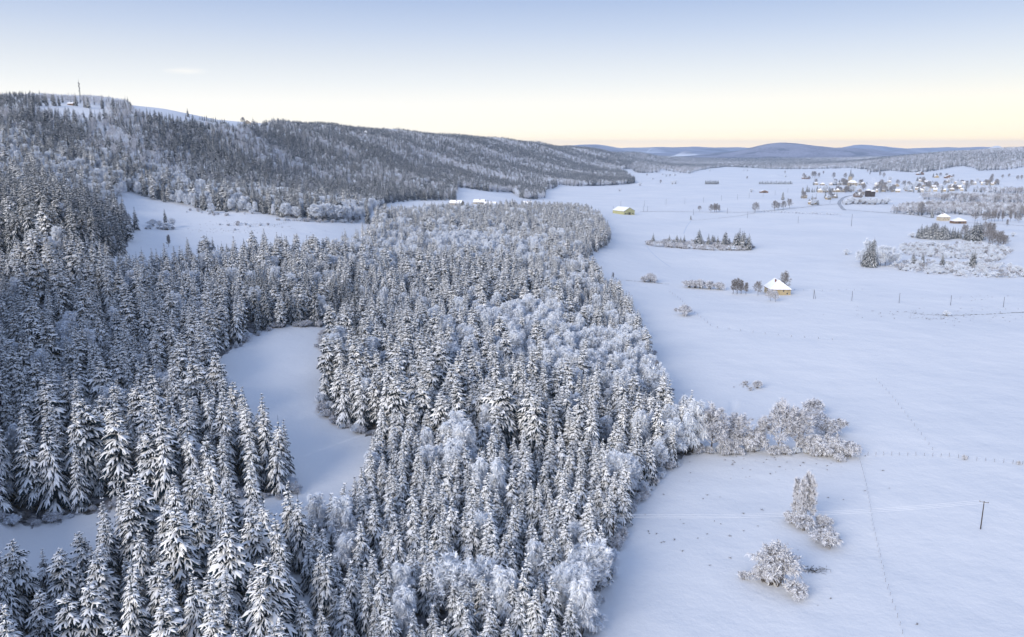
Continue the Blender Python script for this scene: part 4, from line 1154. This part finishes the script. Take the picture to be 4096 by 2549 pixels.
for ox, oy, sc_, lst in vill:
    for zx, zy, ww in lst:
        px, py = ox+zx/sc_, oy+zy/sc_
        x, y, z = P3(px, py)
        wm = ww/sc_*y/FPX
        long_ = ww > 230
        wl_ = 'wall_brown' if long_ else vr.choice(vcol)
        rot = vr.choice([0, .12, -.15, 1.57, 1.45, .5, 1.1])
        wd_ = min(wm, 26 if long_ else 14)*(.8 if abs(rot) < 1 else .74)
        dp = wd_*vr.uniform(.75, 1.05) if not long_ else 14
        hip = vr.random() < .35
        e_ = vr.uniform(3.8, 5.6) if not long_ else 4.5
        a_, b_ = (wd_, dp) if abs(rot) < 1 else (dp, wd_)
        rg = e_+min(a_, 15)*vr.uniform(.30, .42)
        wins = [('f', -a_*.25, 1.1, 1.0, 1.3), ('f', a_*.25, 1.1, 1.0, 1.3), ('l', -b_*.2, 1.1, 1.0, 1.3), ('l', b_*.22, 1.1, 1.0, 1.3)]
        shape = 'hipped' if hip else 'gabled'
        if long_:
            lb = f'long brown timber barn with snowy {shape} roof at the village edge'
            gp = f'long timber barns of the village, {shape}'
        else:
            lb = f'{vname[wl_]} village house with snowy {shape} roof'
            gp = f'{vname[wl_]} {shape} houses of the village'
        house('timber_barn' if long_ else 'village_house', x, y+dp*.5, z, a_, b_, e_, rg, rot, wl_, lb, hipf=a_*.4 if hip else 0, hipb=a_*.4 if hip else 0, group=gp, cat='barn' if long_ else 'house',
              windows=wins, door=None if long_ else ('f', 0, 1.3, 2.2), chimney=not long_, detail=False)
        vpos.append((px, py))
# church
x, y, z = P3(3418, 745)
o = house('church', x, y+14, z, 14, 24, 9, 15, .1, 'wall_stone', 'stone village church with a tall dark pointed spire', hipf=5, cat='church', windows=[('l', -6, 3, 1.4, 4), ('l', 0, 3, 1.4, 4), ('l', 6, 3, 1.4, 4), ('f', -3.2, 3, 1.3, 4), ('f', 3.2, 3, 1.3, 4)], door=('f', 0, 2, 3.2), chimney=False)
a = Acc(); box(a, -3.6, 3.6, 10, 17.2, 0, 24)
obj('tower', a.mesh('tower', [M['wall_stone']]), o)
an = np.arange(8)*math.pi/4+math.pi/8
V = [(4.6*math.cos(t), 13.6+4.6*math.sin(t), 24) for t in an]+[(2.6*math.cos(t), 13.6+2.6*math.sin(t), 29) for t in an]+[(1.7*math.cos(t), 13.6+1.7*math.sin(t), 33) for t in an]+[(0, 13.6, 46)]
F = []
for k in range(2):
    for i in range(8):
        j = (i+1) % 8
        F += [(k*8+i, k*8+j, k*8+8+i), (k*8+j, k*8+8+j, k*8+8+i)]
F += [(16+i, 16+(i+1) % 8, 24) for i in range(8)]
obj('spire', mk_mesh('spire', V, F, None, [M['roof_sheet']]), o)
# silo sheds behind the road
for px, py, w_, h_, lb in [(3472, 787, 9, 13, 'dark tall farm silo shed beside the village'), (3488, 787, 8, 11, 'second dark silo shed beside the village')]:
    x, y, z = P3(px, py)
    house('silo_shed', x, y, z, w_, w_, h_, h_+3, .2, 'wood_dark', lb, hipf=w_*.45, hipb=w_*.45, cat='shed', chimney=False, detail=False, door=('f', 0, 2.5, 3.5))
# village trees
for i in range(230):
    px, py = vr.choice(vpos)
    px += vr.uniform(-16, 16); py += vr.uniform(-6, 5)
    k = vr.choice(['bareround', 'bareround', 'bareround', 'dark', 'dark', 'round'])
    T(k, px, py, vr.uniform(8, 17), {'bareround': 'leafless garden tree between the village houses', 'dark': 'dark conifer between the village houses', 'round': 'frosted garden tree between the village houses'}[k],
      {'bareround': 'leafless village trees', 'dark': 'village conifers', 'round': 'frosted village trees'}[k], wide=1.2)
for i, (px, py, H) in enumerate([(3210, 771, 15), (3228, 769, 17), (3236, 769, 12), (3248, 770, 11), (3256, 770, 10), (3270, 768, 11), (3280, 768, 13), (3288, 768, 12), (3298, 767, 15), (3306, 767, 15), (3316, 767, 13), (3335, 741, 18), (3344, 741, 14)]):
    T('dark', px, py, H, 'dark conifer in the shelter belt by the village gardens', 'village shelter belt conifers', wide=1.25)
for i in range(24):
    px = 3370+i*7.6; py = 815+(i*17 % 5)
    T(('bareround', 'round', 'bush')[i*7 % 3], px, py, 6+(i*13 % 6), 'frosted tree in the belt beside the village road', 'trees beside the village road', wide=1.2)

# ------------------------------------------------------------------ roads and tracks: draped strips
def strip(name, pts, w, m, label, lift=.12):
    P = np.array([XY(*p) for p in pts])
    seg = np.r_[0, np.cumsum(np.linalg.norm(np.diff(P, axis=0), axis=1))]
    t = np.linspace(0, seg[-1], max(8, int(seg[-1]/12)))
    Q = np.stack([np.interp(t, seg, P[:, 0]), np.interp(t, seg, P[:, 1])], 1)
    for _ in range(3):
        Q[1:-1] = (Q[:-2]+2*Q[1:-1]+Q[2:])/4
    d = np.gradient(Q, axis=0); d /= np.linalg.norm(d, axis=1)[:, None]
    nrm = np.stack([-d[:, 1], d[:, 0]], 1)
    A, B = Q+nrm*w/2, Q-nrm*w/2
    mid = zw(Q[:, 0], Q[:, 1])
    V = np.r_[np.c_[A, np.maximum(zw(A[:, 0], A[:, 1]), mid)+lift], np.c_[B, np.maximum(zw(B[:, 0], B[:, 1]), mid)+lift]]
    k = len(Q)
    F = [(i+k, i+k+1, i+1, i) for i in range(k-1)]
    o = obj(name, mk_mesh(name, V, F, None, [M[m]], True))
    return tag(o, label, 'road', kind='structure')
strip('road', [(3378, 842), (3366, 830), (3356, 818), (3358, 806), (3372, 792), (3390, 785), (3420, 781)], 6, 'asphalt', 'cleared dark asphalt road entering the village', .3)
strip('road_east', [(3372, 839), (3450, 845), (3560, 853), (3680, 862), (3720, 872)], 3.4, 'verge', 'narrow snow edged road along the marsh woodland', .3)
strip('lane', [(2560, 847), (2700, 846), (2860, 849), (3000, 851), (3120, 839), (3250, 825), (3352, 817)], 2.6, 'verge', 'narrow lane crossing the valley fields', .3)
strip('path', [(2765, 882), (2850, 876), (2950, 866), (3018, 852)], 1.6, 'verge', 'faint path from the small spruce to the lane', .12)
flatmat('track_snow', (.60, .64, .71), .8, ((.74, .77, .82), .5, .4, .6))
strip('track', [(2735, 935), (2742, 915), (2752, 898), (2764, 884)], 1.4, 'track_snow', 'curved track in the snow below the small spruce', .05)
strip('track_copse', [(2588, 985), (2600, 1005), (2640, 1040), (2680, 1068)], 1.2, 'track_snow', 'faint track skirting the field copse', .05)
strip('track_field', [(2990, 1010), (3150, 1018), (3300, 1022), (3480, 1020)], 1.0, 'track_snow', 'faint straight track from copse to thicket', .05)
strip('track_ditch', [(3640, 1252), (3700, 1268), (3800, 1262), (3950, 1258), (4096, 1248), (4300, 1240)], 1.6, 'verge', 'grassy ditch line crossing the wide field', .05)
strip('track_hedge', [(2465, 1118), (2540, 1124), (2600, 1131), (2680, 1137)], 1.0, 'verge', 'grassy bank joining the field hedge bushes', .05)
strip('road_verge', [(3860, 892), (3960, 893), (4096, 905), (4300, 915)], 3.4, 'verge', 'snow edged road passing the low barn', .2)

# ------------------------------------------------------------------ poles, wires, fences, mast
def pole(px, py, H, label, group=None, r=.14, arm=True, rot=.3):
    x, y, z = P3(px, py)
    o = empty('utility_pole', (x, y, z), rot)
    tag(o, label, 'pole', group)
    V, F = tube([(0, 0, -.5), (0, 0, H*.5), (0, 0, H)], [r*1.15, r, r*.8], 8)
    obj('shaft', mk_mesh('shaft', V, F, None, [M['wood_dark']], True), o)
    if arm:
        ca = obj('crossarm', boxmesh('crossarm', (-1.1, 1.1, -.07, .07, H-.25, H-.1), M['limb']), o)
        for k in (-1.0, 0, 1.0):
            V, F = tube([(k, 0, H-.12), (k, 0, H+.12)], [.06, .05], 6)
            obj('insulator', mk_mesh('insulator', V, F, None, [M['metal']]), ca)
    return x, y, z+H
def wires(name, ends, label, offs, r=.035, sag=.9, m='snow'):
    o = empty(name, ends[0])
    tag(o, label, 'power line')
    e0 = np.array(ends[0])
    for of in offs:
        pts = []
        for k in range(len(ends)-1):
            A, B = np.array(ends[k], float), np.array(ends[k+1], float)
            d = B-A; d[2] = 0; d /= np.linalg.norm(d)
            sd = np.array([-d[1], d[0], 0])
            for t in np.linspace(0, 1, 17)[(1 if k else 0):]:
                pts.append(A+(B-A)*t+sd*of-np.array([0, 0, 4*sag*t*(1-t)])-e0)
        V, F = tube(pts, [r]*len(pts), 4)
        obj('wire', mk_mesh('wire', V, F, None, [M[m]], True), o)
    return o
pa = pole(3922, 2117, 8.0, 'tall wooden power pole alone in the near field', r=.13, rot=-.5)
xb, yb, zb = P3(2452, 2178)
pb = pole(2452, 2178, 8.0, 'wooden power pole at the plantation edge holding the snowy wires', r=.17, rot=-.5)
wires('power_line', [pa, pb], 'three snow coated wires sagging from the near pole past the clump', (-.9, 0, .9), .022, 1.6)
c0 = XY(330, 2210); c1 = XY(1560, 1772)
wires('power_line', [(c0[0], c0[1], float(zw(*c0))+6.5), (c1[0], c1[1], float(zw(*c1))+6.5)], 'snow coated wires crossing the bay shaped clearing', (-.5, 0, .6), .022, .8)
for i, (px, py) in enumerate([(3407, 1204), (3596, 1212), (3802, 1222), (4013, 1229)]):
    pole(px, py, 6.8, 'thin pole in the row across the middle field', 'poles across the middle field', .12, False)
pole(3254, 1196, 6.5, 'braced A shaped pole near the yellow farmhouse', None, .12, False)
x, y, z = P3(3254, 1196)
o = [q for q in bpy.data.objects if q.name.startswith('utility_pole')][-1]
V, F = tube([(1.6, 0, 0), (0, 0, 6.2)], [.11, .09], 6)
obj('brace', mk_mesh('brace', V, F, None, [M['wood_dark']]), o)
pole(3405, 906, 16, 'taller pole standing in the village field', None, .2, False)
for i, (px, py) in enumerate([(2483, 830), (2578, 826), (2664, 820), (2739, 816), (2814, 811), (2885, 804), (2950, 799), (2996, 794), (3052, 788), (3100, 782), (3151, 772), (2574, 847), (2590, 847), (2452, 848), (2774, 860), (2909, 855), (2990, 872), (3192, 893), (3265, 790), (3320, 815)]):
    pole(px, py, 11 if i < 11 else 9, 'thin far pole of the line over the valley fields', 'far poles over the valley fields', .16, False)
def fence(pts, n, label, h=1.25, r=.07, thick=()):
    P = np.array([XY(*p) for p in pts])
    seg = np.r_[0, np.cumsum(np.linalg.norm(np.diff(P, axis=0), axis=1))]
    t = np.linspace(0, seg[-1], n)
    Q = np.stack([np.interp(t, seg, P[:, 0]), np.interp(t, seg, P[:, 1])], 1)
    Zs = zw(Q[:, 0], Q[:, 1])
    o = empty('wire_fence', (Q[0, 0], Q[0, 1], Zs[0]))
    tag(o, label, 'fence')
    rr = random.Random(n)
    shared = None
    V, F = tube([(0, 0, -.3), (0, 0, h)], [r, r*.9], 6)
    V = np.r_[V, [[0, 0, h]]]; k = len(V)-1
    F = np.r_[F, [(6+i, 6+(i+1) % 6, k) for i in range(6)]]
    shared = mk_mesh('post', V, F, None, [M['post_wood']])
    for i in range(n):
        p = obj('post', shared, o)
        p.location = (Q[i, 0]-Q[0, 0], Q[i, 1]-Q[0, 1], Zs[i]-Zs[0])
        p.rotation_euler = (rr.gauss(0, .07), rr.gauss(0, .07), 0)
        p.scale = (1, 1, rr.uniform(.85, 1.1))
    for hh in (.55, 1.05):
        pts3 = np.c_[Q-Q[0], Zs-Zs[0]+hh]
        V, F = tube(pts3, [.018]*n, 3)
        obj('wire', mk_mesh('wire', V, F, None, [M['frost']]), o)
    return o
fence([(3432, 1826), (3452, 1890), (3476, 2000), (3490, 2100), (3520, 2230), (3545, 2340), (3580, 2440), (3620, 2570)], 36, 'leaning post and wire fence running down from the hedge end', r=.045, h=1.05)
fence([(3440, 1824), (3600, 1822), (3800, 1828), (3900, 1842), (4000, 1850), (4096, 1860), (4300, 1872)], 26, 'post and wire fence running along from the hedge end across the field', r=.065, h=1.35)
fence([(2680, 1170), (2720, 1200), (2775, 1250), (2850, 1310), (3000, 1330), (3170, 1350), (3330, 1362)], 26, 'far fence curving through the field below the farmhouse', r=.09, h=1.4)
fence([(3000, 1165), (3100, 1162), (3300, 1165), (3450, 1160)], 14, 'fence passing behind the yellow farmhouse', r=.08)
fence([(3505, 1520), (3570, 1590), (3640, 1680), (3700, 1760), (3730, 1800)], 18, 'faint fence slanting across the wide snow field', r=.05, h=1.0)
fence([(1100, 905), (1170, 885), (1225, 872)], 16, 'fence climbing the meadow towards the white trees', r=.12, h=1.5)
# telecom mast on the hill top
x, y, z = P3(323, 408)
o = tag(empty('telecom_mast', (x, y, z-1)), 'slim lattice telecom mast rising over the hilltop trees', 'mast')
Hm = 29
for k in range(3):
    t = k*2.094
    V, F = tube([(1.1*math.cos(t), 1.1*math.sin(t), 0), (.45*math.cos(t), .45*math.sin(t), Hm)], [.20, .15], 4)
    obj('leg', mk_mesh('leg', V, F, None, [M['metal']]), o)
a = Acc()
for i in range(20):
    z0, z1 = Hm*i/20, Hm*(i+1)/20
    for k in range(3):
        r0, r1 = 1.1-.65*z0/Hm, 1.1-.65*z1/Hm
        t0, t1 = k*2.094, (k+1)*2.094
        V, F = tube([(r0*math.cos(t0), r0*math.sin(t0), z0), (r1*math.cos(t1), r1*math.sin(t1), z1)], [.09, .09], 3)
        a.add(V, F, 0)
obj('lattice', a.mesh('lattice', [M['metal']]), o)
for zz, ax in ((27, .9), (24, -.9), (21, .8), (17, -.8), (28.5, -.7)):
    V, F = tube([(ax, 0, zz-.9), (ax, 0, zz+.9)], [.6, .6], 8)
    obj('antenna', mk_mesh('antenna', V, F, None, [M['metal']]), o)
V, F = tube([(0, 0, Hm), (0, 0, Hm+6)], [.22, .12], 4)
obj('rod', mk_mesh('rod', V, F, None, [M['metal']]), o)

# ------------------------------------------------------------------ brush pile, undergrowth, grass
x, y, z = P3(3255, 2283)
a = Acc(); rb = np.random.default_rng(5)
for i in range(60):
    c = np.array([rb.normal(0, 2.0), rb.normal(0, .7), rb.uniform(0, .5)]); d = rb.normal(0, 1, 3)*[1, .7, .25]
    V, F = tube([c-d*.6, c+d*.6], [.05, .03], 3)
    a.add(V, F, 0)
o = obj('brush_pile', a.mesh('brush_pile', [M['wood_dark']])); o.location = (x, y, z)
tag(o, 'low pile of dark cut branches beside the very large lone bush', 'brush pile')
# undergrowth along the wood edges
edge = [(2340, 2549), (2395, 2400), (2445, 2210), (2495, 2110), (2540, 2030), (2630, 1908), (2700, 1856)]
ex, ey = [], []
re_ = np.random.default_rng(11)
def along(pts, step, jit):
    P = np.array([XY(*p) for p in pts])
    seg = np.r_[0, np.cumsum(np.linalg.norm(np.diff(P, axis=0), axis=1))]
    t = np.arange(0, seg[-1], step)
    ex.extend(np.interp(t, seg, P[:, 0])+re_.normal(0, jit, len(t))); ey.extend(np.interp(t, seg, P[:, 1])+re_.normal(0, jit, len(t)))
along(edge, 2.4, .9)
along([(1292, 1600), (1305, 1675), (1380, 1712), (1460, 1738)], 2.2, .8)
along([(1300, 1330), (1290, 1400), (1300, 1480)], 2.0, 1.2)
along([(1490, 1880), (1410, 2030), (1310, 2120), (1200, 2200)], 2.6, 1.0)
along([(1180, 1985), (1140, 1900)], 2.0, 1.0)
along([(0, 2075), (350, 2055), (700, 2030), (1000, 2000), (1150, 1985)], 4.5, 1.2)
along([(940, 1390), (1000, 1352), (1100, 1312), (1300, 1308)], 4.0, 1.0)
along([(2790, 1770), (2700, 1690), (2630, 1590), (2610, 1500), (2580, 1400), (2535, 1290), (2475, 1200), (2420, 1130)], 3.0, 1.5)
along([(2790, 1815), (3000, 1810), (3200, 1815), (3400, 1830)], 1.8, 1.3)
along([(900, 905), (1000, 900), (1060, 905)], 4.5, 4.0)
along([(600, 915), (700, 915)], 2.6, 2.5)
along([(760, 845), (880, 860), (960, 858)], 5.0, 3.0)
along([(1100, 880), (1250, 888), (1440, 890)], 3.0, 1.5)
ex, ey = np.array(ex), np.array(ey)
gn_instances('undergrowth', [(ex, ey, zw(ex, ey), np.where(re_.random(len(ex)) < .6, 'gbush', 'bush'), re_.uniform(1.2, 3.4, len(ex)), re_.uniform(0, 6.28, len(ex)))], 'frosted undergrowth bushes fringing the foot of the woods', 'undergrowth')
a = Acc()
for i in range(26):
    t = re_.uniform(0, 6.28); d = np.array([math.cos(t)*.25, math.sin(t)*.25, re_.uniform(.25, .6)]); c = re_.normal(0, .25, 3)*[1, 1, 0]
    s_ = np.array([-math.sin(t), math.cos(t), 0])*.03
    a.add([c-s_, c+s_, c+d], [(0, 1, 2)], 0)
proto('tuft', [(a.mesh('tuft', [M['dead_grass']]), .6)])
gx_, gy_ = [], []
for (px, py, r, nn) in [(3080, 1920, 45, 12), (2700, 2000, 25, 8), (3200, 1850, 30, 20), (3000, 1850, 30, 18), (3000, 2250, 30, 8), (2900, 2100, 40, 8), (3300, 2500, 30, 4), (2985, 1545, 7, 22), (3740, 1265, 60, 120), (3900, 1255, 80, 60), (3730, 1275, 12, 40),
                        (2700, 2150, 20, 12), (3900, 1190, 30, 26), (1010, 900, 40, 160), (930, 925, 30, 90), (3640, 1250, 10, 20), (3600, 900, 80, 40), (3980, 1000, 30, 20)]:
    bx, by = XY(px, py)
    gx_.extend(bx+re_.normal(0, r*.5, nn)); gy_.extend(by+re_.normal(0, r*.16, nn))
gx_, gy_ = np.array(gx_), np.array(gy_)
gn_instances('grass', [(gx_, gy_, zw(gx_, gy_)+.15, np.full(len(gx_), 'tuft'), re_.uniform(.2, .55, len(gx_)), re_.uniform(0, 6.28, len(gx_)))], 'dry grass tufts poking through the snow of the fields', 'grass')

# ------------------------------------------------------------------ the air: thin bluish haze over everything
hz = boxmesh('haze', (-26000, 26000, -600, 20600, -60, 262), None)
hm = bpy.data.materials.new('haze_air'); hm.use_nodes = True
hn, hl = hm.node_tree.nodes, hm.node_tree.links
hn.clear()
ho = hn.new('ShaderNodeOutputMaterial'); hv = hn.new('ShaderNodeVolumePrincipled')
hv.inputs['Color'].default_value = (.60, .76, 1.0, 1)
hv.inputs['Density'].default_value = 4.6e-5
hv.inputs['Anisotropy'].default_value = .2
hl.new(hv.outputs[0], ho.inputs['Volume'])
hz.materials.clear(); hz.materials.append(hm)
tag(obj('haze', hz), 'thin cold bluish haze filling the valley air', 'haze', kind='stuff')

# ------------------------------------------------------------------ chimney smoke: closed puffs of thin white volume
def smoke(px, py, h, w, lean, dens, label):
    x, y, z = P3(px, py)
    rs = np.random.default_rng(int(px))
    t = np.linspace(0, 1, 14)
    pts = np.c_[x+lean*h*t**1.6+rs.normal(0, .04*h, 14)*t, np.full(14, y), z+h*t]
    rad = w*(.12+.88*np.sin(np.pi*(.08+.86*t))**.8)*rs.uniform(.75, 1.2, 14)
    rad[0] = rad[-1] = w*.06
    V, F = tube(pts, rad, 10)
    n0 = len(V)
    V = np.r_[V, [pts[0]], [pts[-1]]]
    F = np.r_[F, [(n0, (i+1) % 10, i) for i in range(10)], [(n0+1, 130+i, 130+(i+1) % 10) for i in range(10)]]
    me = mk_mesh('smoke', V, F, None, [], True)
    bm = bmesh.new(); bm.from_mesh(me); bmesh.ops.recalc_face_normals(bm, faces=bm.faces); bm.to_mesh(me); bm.free()
    m_ = bpy.data.materials.new('smoke'); m_.use_nodes = True
    n_, l_ = m_.node_tree.nodes, m_.node_tree.links
    n_.clear()
    o_ = n_.new('ShaderNodeOutputMaterial'); v_ = n_.new('ShaderNodeVolumePrincipled')
    v_.inputs['Color'].default_value = (.97, .97, 1, 1); v_.inputs['Density'].default_value = dens
    l_.new(v_.outputs[0], o_.inputs['Volume'])
    me.materials.append(m_)
    tag(obj('smoke', me), label, 'smoke', kind='stuff')
smoke(3474, 768, 34, 9, .35, .035, 'white chimney smoke drifting over the village')
smoke(2588, 612, 90, 14, 1.2, .03, 'far off steam plume beyond the valley wood')
